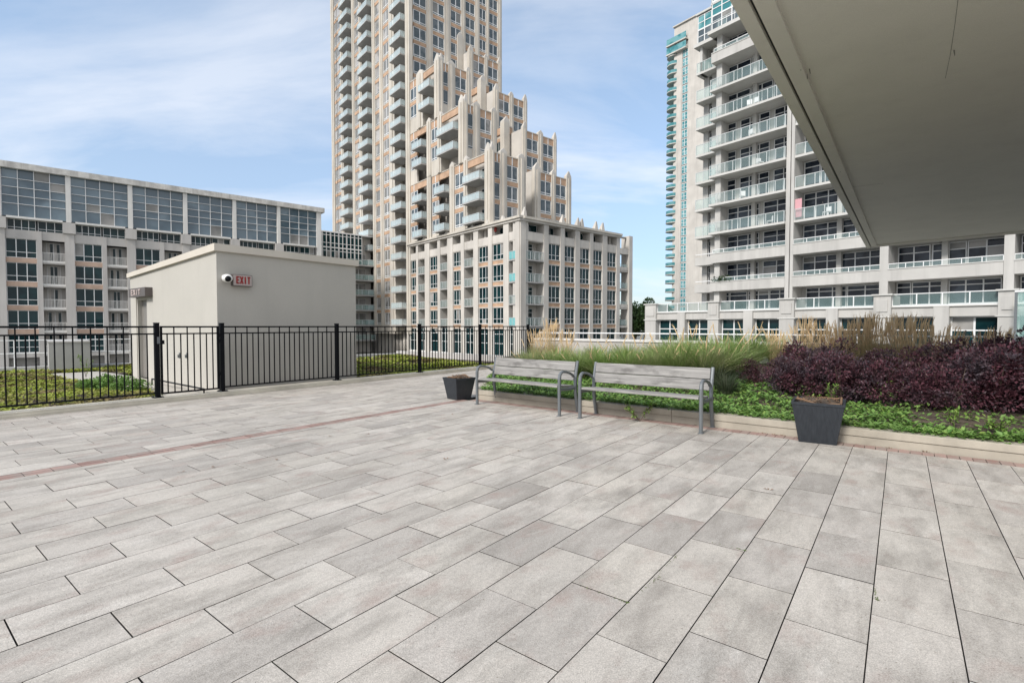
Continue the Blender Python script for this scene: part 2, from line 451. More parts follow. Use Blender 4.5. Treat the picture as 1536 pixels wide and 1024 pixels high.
def facade(F, els, z0, z1, top=True, stone=None, pane=None, deep=1.5, pins=True, v=300, peach_top=True, hw=2.35):
    """els: (type, u0, u1) along F measured in the survey picture; s increases along F"""
    st = stone or M['stone']; pn = pane or M['pane_t']
    W = BT.m('wall'); S = SP(BT)
    hs = heads(z0, z1-(.9 if top else 0))
    for t, u0, u1 in els:
        a, b = F.s_at(u0, v), F.s_at(u1, v); a, b = min(a, b), max(a, b)
        if t == 'P' or t == 'C':
            o1 = .12 if t == 'P' else .16
            W.fbox(F, a, b, -deep if t == 'P' else -.55, o1, z0, z1+(.25 if top else 0), st)
            if b-a > .5: W.fbox(F, a+.34*(b-a), b-.34*(b-a), o1, o1+.13, z0, z1+(.1 if top else 0), st)
            if top and pins: pinnacle(F, a, b, z1+.25, -.55, o1, 1.15 if t == 'C' else .65)
        elif t == 'X':
            W.fbox(F, a, b, -deep, 0, z0, z1, st)
        elif t in 'WNT':
            prev = z0
            nv = {'W': 1, 'N': 0, 'T': 2}[t]
            for zt in hs:
                zb = zt-hw
                if zb > prev+.02:
                    m1 = prev+.0; m2 = zb
                    S.fbox(F, a-.02, b+.02, -.34, -.02, m1, m2, M['peach'] if prev > z0 else st)
                    W.fbox(F, a-.02, b+.02, -.35, .0, m2-.1, m2+.012, st)
                window(BT, F, a, b, zb, zt, o=-.13, nv=nv, pane=pn, t=.16 if t == 'W' else .09, transom=.16)
                prev = zt
            S.fbox(F, a-.02, b+.02, -.34, -.05, prev, z1-.1, M['peach'] if (top and peach_top) else st)
            W.fbox(F, a-.02, b+.02, -.36, .02, z1-.12, z1+.02, st)
            if top and peach_top:
                W.fbox(F, (a+b)/2-.08, (a+b)/2+.08, -.3, -.02, prev, z1-.12, M['white'])
        elif t in 'BR':
            out = 1.15 if t == 'B' else .0
            lst = hs if hs else [z1-.4]
            for zt in hs:
                zf = zt-hw-.05
                if zf < z0-.5: continue
                balcony(BT, F, a+.03, b-.03, zf, deep-.02, out, M['rail_tw'] if t == 'B' else M['rail_p'], posts=.9)
                w = (b-a)
                window(BT, F, a+.12*w, a+.62*w, zf+.02, zt-.1, o=-deep+.06, nv=1, transom=0, part='balcony_door', pane=M['pane'])
            if top:
                S.fbox(F, a-.02, b+.02, -.34, -.03, z1-1.15, z1-.1, M['peach']); W.fbox(F, a-.02, b+.02, -.36, .03, z1-.12, z1+.02, st)

zp = 14.8+EYE; z_i = WT0+4*FH+1.3; z_f = WT0+7*FH+1.3; z_c = WT0+10*FH+1.3; z_T = 84+EYE
qi, qf, qc, qT = 6.5, 13.3, 20.4, FL.s_at(612, 250)
QB = 62
qend = FL.s_at(499, 300)
pT = 22.0
# --- left plane
towerL = [('P',499,503),('N',503.5,506),('N',507,513),('P',513,517),('B',517,530),('P',530,533.5),('N',533.5,540.5),('P',540.5,545),('B',545,560),
          ('P',560,564),('N',564,571),('P',571,576),('W',576,585),('P',585,593.5),('B',593.5,610),('C',610,616)]
facade(FL, towerL, BASE+3.9, z_T, pane=M['pane_b'])
facade(FL, [('W',616,626),('P',626,636),('B',636,653),('C',653,660)], z_f, z_c)
facade(FL, [('W',616,626),('B',626,641),('P',641,647),('W',647,657),('P',657,663),('B',663,689),('C',689,696)], z_i, z_f)
facade(FL, [('W',616,626),('B',626,641),('P',641,647),('W',648,658),('B',659,675),('P',675,682),('W',682,696),('P',696,702),('B',702,728),('C',728,736)], zp, z_i)
# --- right-hand faces of the left stair of blocks
for qq, za, zb2 in ((qi,zp,z_i),(qf,z_i,z_f),(qc,z_f,z_c)): BT.m('wall').prism([cp(.4,qq+.3), cp(1.7,qq+.3), cp(1.7,qq+.5), cp(.4,qq+.5)], za, zb2-.1, M['stone_g'])
facade(FR(qc), [('C',660,665),('N',665,673),('P',673,683),('W',683,700),('P',700,706)], z_f, z_c)
facade(FR(qf), [('C',696,701.5),('N',702,710),('P',710,720),('W',720,737),('P',737,745)], z_i, z_f)
facade(FR(qi), [('C',736,741),('N',742,750),('P',750,760),('W',760,777),('P',777,788)], zp, z_i)
# --- right-hand stair of blocks: (q, p0, p1, z0, z1, elements)
def rblock(q, p0, p1, z0, z1, els, back, link=True):
    facade(FR(q), els, z0, z1)
    W = BT.m('wall')
    W.prism([cp(p0+.0,q+.2), cp(p0+.3,q+.2), cp(p0+.3,back), cp(p0,back)], z0, z1+.2, M['stone_g'])      # blank flank
    W.prism([cp(p1-.3,q+.2), cp(p1,q+.2), cp(p1,back), cp(p1-.3,back)], z0, z1+.2, M['stone_g'])
    W.prism([cp(p0+.3,q+.34), cp(p1-.3,q+.34), cp(p1-.3,back), cp(p0+.3,back)], z0, z1-.15, M['stone'], M['roofing'])
zb_ = 53+EYE
fr = FR(9.0); rblock(9.0, fr.s_at(803,300), fr.s_at(856,300), zp, WT0+4*FH+1.25, [('C',801,810),('W',810,827),('P',827,833),('W',833,849),('C',849,856)], 40)
fr = FR(15.2); rblock(15.2, fr.s_at(784,230), fr.s_at(834,230), zp, WT0+7*FH+1.2, [('C',784,789.5),('W',790,807),('P',807,814),('W',814,830),('C',830,834)], 42)
fr = FR(22.6); rblock(22.6, fr.s_at(742,180), fr.s_at(790,180), zp, WT0+10*FH+1.25, [('C',742,748),('W',748,764),('P',764,770),('W',770,785),('C',785,790)], 44)
fr = FR(28.8); rblock(28.8, fr.s_at(704,110), fr.s_at(752,110), zp, WT0+13*FH+1.25, [('C',704,710),('W',710,727),('P',727,732),('W',732,747),('C',747,752)], 46)
# link blocks between the two stairs
def link(p0, p1, q, z1, els=None):
    W = BT.m('wall'); S = SP(BT)
    W.prism([cp(p0+.3,q+.3), cp(p1,q+.3), cp(p1,48), cp(p0+.3,48)], zp-.5, z1, M['stone'], M['roofing'])
    W.fbox(FR(q), p0-.25, p0+1.0, -.9, .25, zp-.4, z1+.5, M['stone']); pinnacle(FR(q), p0-.25, p0+1.0, z1+.5, -.9, .25, 1.1)
    S.fbox(FR(q), p0+1.0, p1, -.3, -.02, z1-1.3, z1-.15, M['peach']); W.fbox(FR(q), p0+1.0, p1, -.3, .06, z1-.15, z1+.1, M['stone'])
    fl = Face(cp(p0, q), eL, nLf)
    for zt in heads(zp, z1-1.2):
        window(BT, FR(q), p0+1.4, p0+2.4, zt-2.35, zt, o=-.2, nv=0, pane=M['pane_t'])
        window(BT, fl, 1.0, 2.6, zt-2.35, zt, o=-.22, nv=1, pane=M['pane'], transom=0)
        S.fbox(fl, 1.0, 2.6, -.3, -.1, zt, zt+.6, M['peach'])
    S.fbox(fl, .9, 3.2, -.3, -.05, z1-1.3, z1-.15, M['peach'])
link(12.3, 14.2, 18.4, 35.7+EYE); link(12.3, 14.2, 25.3, 45.5+EYE); link(11.0, 14.2, 31.0, 55.4+EYE)
link(9.8, 11.6, 12.0, 25.5+EYE)
W = BT.m('wall')
for p0, p1, q, z in ((1.5,6.3,qi,z_i-.2),(1.5,6.6,qf,z_f-.2),(1.5,6.4,qc,z_c-.2),(6.3,12.5,21.2,z_f-.4),(6.3,12.5,28,z_c-.4),(6.3,10.0,13.2,zp+7)):
    W.prism([cp(p0,q+.36), cp(p1,q+.36), cp(p1,50), cp(p0,50)], zp-.6, z, M['stone_g'], M['roofing'])
# --- tower shaft
FT = FR(qT)
facade(FT, [('W',620.5,639.5),('P',639.5,649),('W',649,666.5),('P',666.5,676),('W',676,692),('P',692,698),('W',698,712.5),('P',712.5,719),('W',719,729),('P',729,733.5),('W',733.5,746.5),('C',746.5,752)], zp+10, z_T, v=80)
W.prism([cp(1.5,qT+.36), cp(pT,qT+.36), cp(pT,qend-.2), cp(1.5,qend-.2)], BASE, z_T-.2, M['stone_g'], M['roofing'])
# back and far sides of the shaft get plain piers so they read as walls from elsewhere
for i in range(8):
    W.prism([cp(pT-.02, qT+.5+i*3.3), cp(pT+.25, qT+.5+i*3.3), cp(pT+.25, qT+1.6+i*3.3), cp(pT-.02, qT+1.6+i*3.3)], BASE, z_T+.2, M['stone'])
# --- podium left plane
podL = [('P',611,614),('T',614,625),('P',625,628),('R',628,638),('P',638,645),('T',645,657),('P',657,661),('R',661,672),('P',672,680),('T',680,692),
        ('P',692,697),('R',697,711),('P',711,718),('T',718,733),('P',733,739),('T',739,756),('P',756,764),('R',764,774),('C',774,780)]
FPR = FR(0)
podR = [('C',780,788),('R',788,815),('P',815,822),('T',822,840),('P',840,846),('T',846,862),('P',862,869),('T',869,884),('P',884,889),('T',889,903),('P',903,910),('T',910,924),('P',924,929)]
def podium(F, els, flip=False):
    W = BT.m('wall'); S = SP(BT); st = M['stone_g']
    bandb = WT0+.02; opb = 13.0+EYE; opt = 14.3+EYE
    for t, u0, u1 in els:
        a, b = F.s_at(u0, 400), F.s_at(u1, 400); a, b = min(a, b), max(a, b)
        if t in 'PC':
            W.fbox(F, a, b, -1.5, .14, BASE, opt+.02, st); continue
        W.fbox(F, a-.02, b+.02, -.4, .04, bandb, opb, st)
        W.fbox(F, a, b, -1.5, -.02, bandb-.12, bandb, st)
        # terrace-level opening: dark set-back wall with glazing, rail in front
        r = random.random()
        window(BT, F, a+.1, b-.1, opb+.02, opt-.02, o=-1.3, nv=2 if t == 'T' else 1, transom=0, pane=M['pane'])
        if r < .4: W.fbox(F, a+.7*(b-a), a+.95*(b-a), -1.25, -.9, opb, opt, st)
        for zt in [WT0-k*FH for k in range(4)]:
            zb = zt-2.3
            if t == 'T':
                window(BT, F, a, b, zb, zt, o=-.14, nv=2, pane=M['pane'], t=.07, transom=.3)
                S.fbox(F, a-.02, b+.02, -.34, -.04, zb-.62, zb-.1, M['peach'])
                W.fbox(F, a-.02, b+.02, -.36, .02, zb-.1, zb+.01, st); W.fbox(F, a-.02, b+.02, -.36, .0, zb-.76, zb-.62, st)
            else:
                zf = zb-.3
                rail = M['rail_teal'] if u0 == 764 and random.random() < .7 else M['rail_p']
                balcony(BT, F, a, b, zf, 1.48, .12, rail, posts=.8, h=1.15)
                w = b-a
                window(BT, F, a+.1*w, a+.75*w, zf+.02, zt-.2, o=-1.42, nv=1, transom=0, part='balcony_door', pane=M['pane'], toptr=True)
        # ground storey: tall glazing
        W.fbox(F, a-.02, b+.02, -.4, .03, 1.05, 1.35, st) if False else None
        window(BT, F, a, b, -3.0, WT0-4*FH+.15, nv=1 if t != 'T' else 1, pane=M['pane'], t=.1, transom=.45, toptr=True)
        W.fbox(F, a-.02, b+.02, -.4, .06, BASE, -3.0, M['offwhite'])
podium(FL, podL); podium(FPR, podR)
s_end = FPR.s_at(947, 400); s9 = FPR.s_at(929, 400)
W = BT.m('wall')
W.fbox(FPR, s_end-.9, s_end, -1.4, .25, BASE, zp+.1, M['stone_g']); W.fbox(FPR, s_end-.9, s_end, -7.4, -6.2, BASE, zp+.1, M['stone_g'])
for k in range(5):
    zf = WT0-2.6-k*FH
    b_ = BT.item('balcony'); b_.fbox(FPR, s9, s_end-.9, -7.4, .0, zf-.3, zf, M['stone_g']); b_.fbox(FPR, s9, s_end-.9, -.15, -.1, zf+.1, zf+1.0, M['rail_p'])
    if k in (0, 2): b_.fbox(FPR, s9, s_end-.9, -.1, .05, zf-.05, zf+.5, M['stone_g'])
W.fbox(FPR, s9, s_end-.9, -.9, .1, WT0+.0, WT0+.9, M['stone_g'])
# pergola beam over the open corner
W.fbox(FPR, s9, s_end, -.6, -.35, zp-.35, zp-.1, M['doorgrey'])
# podium core + cornice + roof
W.prism([cp(1.5,1.5), cp(s9-.3,1.5), cp(s9-.3,40), cp(1.5,40)], BASE, WT0-.02, M['stone_g'])
W.prism([cp(2.2,2.2), cp(s9-1,2.2), cp(s9-1,40), cp(2.2,40)], WT0-.02, 14.28+EYE, M['stone_g'])
W.prism([cp(-.3,-.3), cp(s9+.2,-.3), cp(s9+.2,qi+2), cp(-.3,qi+2)], 14.3+EYE, zp-.2, M['stone_g'], M['roofing'])
W.prism([cp(-.3,qi+2), cp(s9+.2,qi+2), cp(s9+.2,40), cp(-.3,qT)], 14.3+EYE, zp-.2, M['stone_g'], M['roofing'])
W.fbox(FL, -.45, qT, -.2, .5, zp-.2, zp+.12, M['stone']); W.fbox(FPR, .5, s9+.2, -.2, .5, zp-.2, zp+.12, M['stone'])
for u in (711,672,638,756,733): pinnacle(FL, FL.s_at(u+2,330), FL.s_at(u-2,330), zp+.1, -.1, .4, .6)
for u in (786,843,866,872,893,903): pinnacle(FPR, FPR.s_at(u,330), FPR.s_at(u+4.5,330), zp+.1, -.7, .0, 1.4)
BT.finish()

# red folded parasol on the podium terrace
def parasol(F, u, vtop, h, name, label, mat):
    s_ = F.s_at(u, 340); x, y, _ = F.pt(s_, -.5, 0); z = opz
    r = empty(name, (x, y, z)); tag(r, label, 'parasol')
    a = MB(); a.tube([(0,0,0),(0,0,h)], .05, M['steel'], 6); a.build('pole', r)
    c = MB(); c.smooth = True; c.tube([(0,0,h*.3),(0,0,h*.45),(0,0,h*.75),(0,0,h+.05)], [.16,.24,.2,.05], mat, 10); c.build('canopy', r)
opz = 13.05+EYE
parasol(FL, 739, 340, 1.9, 'parasol', 'folded dark red parasol on the podium terrace of the stepped tower', M['red'])

# =================================================================== LEFT: long apartment block with glazed top floors
aB = radians(49.9); dB = (sin(aB), cos(aB)); nB = (cos(aB), -sin(aB))
yB = 62.6*1648/1668.0; PB = ((0-768)/F_PX*yB, yB)
FB = Face(PB, dB, nB)
BL = Building('long_apartment_block', 'long pale apartment block on the left with glazed top floors and a stained roof edge', 'apartment block', (PB[0], PB[1], BASE))
W = BL.m('wall'); S = SP(BL)
s100 = FB.s_at(98, 400); mod = 6.42; sE = FB.s_at(481, 330)
zt0 = 10.86+EYE
top = 20.1+EYE
n0 = -3
for i in range(n0, 7):
    a = s100+(i-1)*mod; b = a+mod
    if a > sE-1: break
    b = min(b, sE-.2)
    zl = BASE
    # major pier, minor pier
    W.fbox(FB, a, a+.95, -1.6, .25, zl, zt0+1.1, M['lstone'])
    W.fbox(FB, a+3.75, a+4.25, -1.6, .12, zl, zt0+1.1, M['lstone']) if b-a > 4.3 else None
    W.fbox(FB, a+.2, a+.7, -.5, .3, zt0+2.55, top-.75, M['offwhite'])
    W.fbox(FB, a-.15, a+1.1, -.6, .5, zt0+1.1, zt0+2.5, M['lstone'] if False else M['lstone'])
    for k in range(5):
        zt = zt0-k*2.96; zb = zt-2.35
        w1 = min(a+3.75, b)
        window(BL, FB, a+.95, w1, zb, zt, o=-.16, nv=2, pane=M['pane'], t=.085, transom=.3)
        S.fbox(FB, a+.93, w1+.02, -.34, -.02, zb-.61, zb, M['lpeach'] if k < 4 else M['lstone'])
        if b-a > 5:
            balcony(BL, FB, a+4.25, b, zb-.25, 1.58, .02, M['offwhite'], bars=(k < 5), h=1.1, slab=M['offwhite'], th=.2)
            window(BL, FB, a+4.6, b-.5, zb-.2, zt-.15, o=-1.5, nv=1, transom=0, part='balcony_door', pane=M['pane'])
            W.fbox(FB, a+4.25, b, -1.6, -.05, zt+.0, zt+.36, M['lstone'])
    # band above first floor, thin clerestory row, beam, curtain wall
    W.fbox(FB, a+.95, b+.0, -1.6, .02, zt0, zt0+1.1, M['lstone'])
    window(BL, FB, a+1.1, a+3.7, zt0+1.1, zt0+2.45, o=-.5, nv=3, transom=.25, pane=M['pane'])
    window(BL, FB, a+3.9, b-.15, zt0+1.1, zt0+2.45, o=-.5, nv=2, transom=.25, pane=M['pane'])
    W.fbox(FB, a+1.1, b-.15, -1.0, .35, zt0+2.45, zt0+2.7, M['offwhite'])
    # curtain wall
    cw = BL.item('curtain_wall'); z0_ = zt0+2.7; z1_ = top-.75; a2 = a+.72; b2 = b+.18
    rows = [0,.27,.44,.62,.80,1]
    for c in range(4):
        x0 = a2+(b2-a2)*c/4; x1 = a2+(b2-a2)*(c+1)/4
        for r0, r1 in zip(rows, rows[1:]):
            j = random.uniform(-.01,.01)
            pm = M['pane_c'] if random.random() > .07 else M['pane_b']
            cw.face([FB.pt(x0,-.1+j,z0_+(z1_-z0_)*r0),FB.pt(x1,-.1-j,z0_+(z1_-z0_)*r0),FB.pt(x1,-.1-j,z0_+(z1_-z0_)*r1),FB.pt(x0,-.1+j,z0_+(z1_-z0_)*r1)], pm)
        cw.fbox(FB, x0-.035, x0+.035, -.08, .06, z0_, z1_, M['white'])
    for r in rows[1:-1]:
        cw.fbox(FB, a2, b2, -.085, .05, z0_+(z1_-z0_)*r-.028, z0_+(z1_-z0_)*r+.028, M['white'])
sS = s100+(n0-1)*mod
W.fbox(FB, sE-.75, sE, -14, .25, BASE, top-.75, M['offwhite'])
W.fbox(FB, sS, sE-.7, -14, -1.5, BASE, zt0+1.1, M['lstone'])
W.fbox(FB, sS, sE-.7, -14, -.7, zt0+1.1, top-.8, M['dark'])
BL.m('roof_edge').fbox(FB, sS, sE+.5, -14.3, .55, top-.75, top, M['coping_old'])
BL.finish()

# =================================================================== LINK between the left block and the tower
yK = 104.0; PK = ((562-768)/F_PX*yK, yK)
FK = Face(PK, (-dB[0], -dB[1]), nB)     # s runs to the left
BK = Building('glazed_link_building', 'gridded glass link building with curved balconies between the left block and the tower', 'building', (PK[0], PK[1], BASE))
W = BK.m('wall')
zk = FK.z_at(490, 346); sK = FK.s_at(440, 350)
W.fbox(FK, 0, sK, -9, -1.6, BASE, zk-.3, M['stone_g'])
for k in range(2):
    zt = zk-.1-k*3.0; 
    x = FK.s_at(543, 360)
    while x < sK-1:
        window(BK, FK, x, x+1.55, zt-3.0, zt, o=.0, nv=1, transom=.28, pane=M['pane'], t=.14, toptr=True); x += 1.6
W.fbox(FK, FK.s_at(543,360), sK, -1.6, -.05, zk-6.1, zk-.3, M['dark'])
W.fbox(FK, 0, sK, -9, .1, zk-.25, zk-.02, M['white'])
z = zk-6.1
slabs = []
while z > BASE:
    xb = FK.s_at(536, 400) if False else FK.s_at(520, 400)
    balcony(BK, FK, 0.2, xb, z, 1.6, .9, M['rail_g'], posts=1.4, th=.22)
    window(BK, FK, 5.2, xb, z+.05, z+2.5, o=-1.5, nv=3, transom=0, pane=M['pane'])
    window(BK, FK, 1.2, 4.2, z+.05, z+2.4, o=-1.5, nv=1, transom=0, pane=M['pane_b'])
    z -= 3.0
BK.finish()

# =================================================================== RIGHT: white balcony block
aR = radians(38.0); dR = (-sin(aR), cos(aR)); nR = (-cos(aR), -sin(aR))
yR = 36.4; PR = ((1505-768)/F_PX*yR, yR)
FRt = Face(PR, dR, nR)                  # s grows to the left / away
BR = Building('white_balcony_block', 'white apartment building on the right with long glass-fronted balconies over solid lower parapets', 'apartment block', (PR[0], PR[1], BASE))
W = BR.m('wall')
su = lambda u, v=400: FRt.s_at(u, v)
sA0, sA1 = su(1037, 300), su(1070, 300)
DP = 1.9
bays = [(su(1070,300), su(1178)), (su(1190), su(1320)), (su(1333), su(1505)), (su(1522), su(1640)), (su(1660), su(1900))]
bays = [(min(a,b), max(a,b)) for a,b in bays]
levels = [3.7+3*k+EYE for k in range(0, 11)]      # underside of slabs
ztop = 36.5+EYE
sN, sF = bays[-1][0]-.5, sA0
for (u0,u1) in ((1178,1184),(1185.5,1190),(1320,1333),(1506,1522),(1640,1660)):
    zz = ztop if u0 > 1185 else 27.0+EYE
    W.fbox(FRt, su(u1), su(u0), -DP, .12, BASE, zz, M['rwall'])
W.fbox(FRt, su(1078,300), su(1070,300), -DP, -.35, BASE, ztop-3, M['rwall'])
def glazing(F, a, b, z0, z1, o, seed, pane, dens=1.25):
    rnd = random.Random(seed); x = a+rnd.uniform(.1,.3)
    while x < b-.5:
        n = rnd.choice((2, 2, 3, 3)); w = min(n*rnd.uniform(.9,1.15), b-x-.1)
        h = z1-.05
        window(BR, F, x, x+w, z0+.05, h, o=o, nv=max(0, int(w/.95)-1), transom=0, pane=pane, t=.09, toptr=True)
        x += w+rnd.choice((.06,.06,.12,.45))
for bi, (a, b) in enumerate(bays):
    for k, zs in enumerate(levels):
        solid = (k in (0, 1, 8))
        zf = zs+.22
        if solid:
            mb = BR.item('balcony'); o1 = .12 if k != 8 else .3
            mb.fbox(FRt, a-.02, b+(.25 if bi == 0 else .02), -DP, o1-.2, zs, zf, M['soffit_w'])
            mb.fbox(FRt, a-.02, b+(.25 if bi == 0 else .02), o1-.2, o1, zs, zs+.95, M['rwall'])
            mb.fbox(FRt, a-.02, b+(.25 if bi == 0 else .02), o1-.22, o1+.05, zs+.95, zs+1.03, M['soffit_w'])
            mb.face([FRt.pt(a,o1-.1,zs+1.05),FRt.pt(b,o1-.1,zs+1.05),FRt.pt(b,o1-.1,zs+1.38),FRt.pt(a,o1-.1,zs+1.38)], M['rail_p'])
            mb.fbox(FRt, a, b, o1-.13, o1-.07, zs+1.38, zs+1.44, M['white'])
            n = int((b-a)/1.1)
            for i in range(n+1):
                x = a+(b-a)*i/n; mb.fbox(FRt, x-.025, x+.025, o1-.12, o1-.08, zs+1.03, zs+1.4, M['white'])
        else:
            balcony(BR, FRt, a, b+(.35 if bi == 0 else 0), zf, DP, .05 if bi else .35, M['rail_p'], h=1.03, th=.22, slab=M['soffit_w'], posts=.85)
        glazing(FRt, a+(0 if bi else .0), b, zf, zs+3-.03, -DP+.06, 100*bi+k*(1 if k > 5 else 1)//3, M['pane_r'])
    glazing(FRt, a, b, 1.7+EYE, 3.7+EYE, -DP+.06, 900+bi, M['pane_r'])
    if bi < 3:
        x = a+(b-a)*.52
        W.fbox(FRt, x-.2, x+.2, -DP, -DP+.5, 1.5+EYE, ztop-3, M['rwall'])
# left recessed strip of balconies
FA = FRt.shift(-.9)
for k, zs in enumerate(levels[:10]):
    zf = zs+.22
    if k in (0, 1):
        mb = BR.item('balcony')
        mb.fbox(FA, sA1-.2, sA0, -1.6, 0, zs, zf, M['soffit_w']); mb.fbox(FA, sA1-.2, sA0, -.15, .05, zs, zs+.9, M['rwall'])
        mb.fbox(FA, sA1-.2, sA0, -.1, -.04, zs+1.2, zs+1.27, M['white'])
    else:
        balcony(BR, FA, sA1-.2, sA0+.1, zf, 1.6, .05, M['rail_g'], h=1.1, th=.22, slab=M['soffit_w'], posts=.9)
    window(BR, FA, sA1-.1, sA1+1.9, zf, zs+2.85, o=-1.5, nv=1, transom=.45, pane=M['pane_r'], toptr=True)
W.fbox(FA, sA1+1.9, sA0-.1, -9, -1.2, BASE, levels[9]+1, M['rwall'])
W.fbox(FA, sA0-.6, sA0-.3, -1.6, -.0, levels[8], levels[9]+3, M['soffit_w'])
# glazed bays at the top
for (F_, a, b, z0, z1) in ((FA.shift(.1), sA1+.1, sA0-.1, levels[9]+.3, levels[9]+3.4), (FRt.shift(.3), bays[0][0]+2.2, bays[0][1]+.2, levels[9]+.3, levels[9]+7.0)):
    for j in range(int((z1-z0)/1.45)):
        window(BR, F_, a, b, z0+j*1.5, min(z1, z0+(j+1)*1.5), o=0, nv=int((b-a)/1.2), transom=.5, pane=M['teal'] if j % 2 else M['pane_t'], t=.1)
    W.fbox(F_, a-.1, b+.1, -1.5, -.05, z0, z1, M['rwall']); W.fbox(F_, a-.15, b+.15, -1.6, .2, z1, z1+.2, M['soffit_w'])
    W.fbox(F_, a-.3, b+.3, -1.9, .35, z0-.4, z0-.05, M['soffit_w'])
W.fbox(FRt, sN-6, sF-1.2, -14, -DP, BASE, ztop, M['rwall'])
# --- podium with pilasters
FP = FRt.shift(2.0)
pu = lambda u: FP.s_at(u, 460)
ze = FP.z_at(970, 457.5)
pil = [(970,986),(1064,1080),(1171,1193),(1312,1338),(1498,1526),(1700,1740)]
zc = EYE+1.45; zw = EYE+.72
for i, (u0, u1) in enumerate(pil):
    a, b = pu(u1), pu(u0)
    W.fbox(FP, a, b, -2, .3, BASE, ze, M['rwall']); W.fbox(FP, a-.12, b+.12, -.6, .42, ze, ze+.12, M['soffit_w'])
    W.fbox(FP, a+.2, b-.2, .3, .36, ze-1.3, ze-.35, M['rwall']); W.fbox(FP, a-.14, b+.14, -.5, .36, zw-.06, zw+.04, M['soffit_w'])
for (u0, u1), (u2, u3) in zip(pil, pil[1:]):
    a, b = pu(u2), pu(u1)
    if a > b: a, b = b, a
    W.fbox(FP, a, b, -2.2, 0, zw, zc, M['rwall']); W.fbox(FP, a, b, -.35, .12, zc, zc+.1, M['soffit_w'])
    m_ = (a+b)/2; W.fbox(FP, m_-.45, m_+.45, -.5, .2, BASE, zc-.02, M['rwall'])
    rb = BR.item('terrace_rail'); n = int((b-a)/1.25)
    rb.face([FP.pt(a,-.1,zc+.12),FP.pt(b,-.1,zc+.12),FP.pt(b,-.1,zc+1.0),FP.pt(a,-.1,zc+1.0)], M['rail_d'])
    rb.fbox(FP, a, b, -.14, -.05, zc+1.0, zc+1.07, M['white']); rb.fbox(FP, a, b, -.14, -.05, zc+.1, zc+.17, M['white'])
    for i in range(n+1):
        x = a+(b-a)*i/n; rb.fbox(FP, x-.035, x+.035, -.14, -.04, zc+.1, zc+1.0, M['white'])
    for c, d in ((a, m_-.45), (m_+.45, b)):
        window(BR, FP, c, d, -2.6, zw, o=-.5, nv=max(1, int((d-c)/1.1)-1), pane=M['pane'], t=.12, transom=.22, toptr=True)
        W.fbox(FP, c, d, -.7, -.1, BASE, -2.6, M['rwall'])
W.fbox(FP, pu(1740), pu(972), -16, -1.0, BASE, zc-.03, M['rwall'])
BR.finish()
# details standing on its balconies
def at_face(F, u, v, o):
    s_ = F.s_at(u, v); return F.pt(s_, o, 0)
# =================================================================== far teal tower
yT_ = 172.0
PTt = ((1031-768)/F_PX*yT_, yT_)
FTt = Face(PTt, dR, nR)
BX = Building('teal_balcony_tower', 'distant grey tower with a teal glass strip and a stack of rounded teal balconies', 'tower', (PTt[0], PTt[1], BASE))
W = BX.m('wall'); 
tz = lambda u, v: FTt.z_at(u, v)
zr = tz(1031, 32)
sL, sW0, sW1 = FTt.s_at(1010,200), FTt.s_at(1031,200), FTt.s_at(1022,200)
W.fbox(FTt, -18, sW0, -14, 0, BASE, zr, M['stone_g']); W.fbox(FTt, sW1, sL, -14, 0, BASE, zr-6, M['stone_g'])
W.fbox(FTt, sW0, sW1, -14, -.4, BASE, zr-6, M['stone_g']); W.fbox(FTt, sW0-.01, sL, -3, -.02, zr-6, zr, M['stone_g'])
W.fbox(FTt, -18.2, sL+.3, -14.3, .5, zr, zr+.4, M['stone_g'])
z = BASE; k = 0
while z < zr-9:
    window(BX, FTt, sW0+.1, sW1-.1, z+.3, z+2.9, o=-.2, nv=1, transom=.5, pane=M['teal'], t=.15)
    mb = BX.item('balcony'); c = FTt.pt(sL+.8, -1.6, 0); N = 18; r = 2.6
    for zz0, zz1, rr, mt in ((z+2.2, z+2.45, r, M['stone_g']), (z+2.45, z+3.5, r-.05, M['rail_teal'] if False else M['teal'])):
        poly = [(c[0]+rr*cos(2*pi*i/N), c[1]+rr*sin(2*pi*i/N)) for i in range(N)]
        mb.prism(poly, zz0, zz1 if mt is M['stone_g'] else z+3.45, mt)
    z += 3.0; k += 1
for j in range(2):
    mb = BX.item('balcony'); mb.fbox(FTt, sW0+.2, sL+2.5, -3, 1.2, zr-9+3*j, zr-8.6+3*j, M['stone_g']); mb.fbox(FTt, sW0+.2, sL+2.3, 1.0, 1.1, zr-8.6+3*j, zr-6.6+3*j, M['teal'])
BX.finish()

# =================================================================== overhanging slab, above right
HZ = 5.5
ca, cb = to_ab((lambda r: (r[0]*(HZ-EYE)/r[2], r[1]*(HZ-EYE)/r[2]))(ray(1300, 372)))
r_ = empty('overhanging_slab', (*ab(ca-3, cb+4), 0)); tag(r_, 'grey stucco underside of an overhanging balcony slab above the terrace at the right', 'overhang')
off = tuple(r_.location)
mb = MB()
O1 = (sin(radians(38.2)), cos(radians(38.2))); O2 = (cos(radians(46.4)), -sin(radians(46.4))); OC = ab(ca, cb)
def oab(a, b): return (OC[0]+(a-ca)*O1[0]+(b-cb)*O2[0], OC[1]+(a-ca)*O1[1]+(b-cb)*O2[1])
def oabp(a0, a1, b0, b1): return [oab(a0,b0), oab(a0,b1), oab(a1,b1), oab(a1,b0)]
def abp(a0, a1, b0, b1): return [ab(a0,b0), ab(a0,b1), ab(a1,b1), ab(a1,b0)]
AB = 6.5
KZ = (HZ-EYE)/1.75
mb.prism(oabp(AB, ca-.19*KZ, cb+.19*KZ, cb+9.0), HZ+.03*KZ, HZ+.3, M['soffit']); mb.build('soffit', r_, off)
mb = MB()
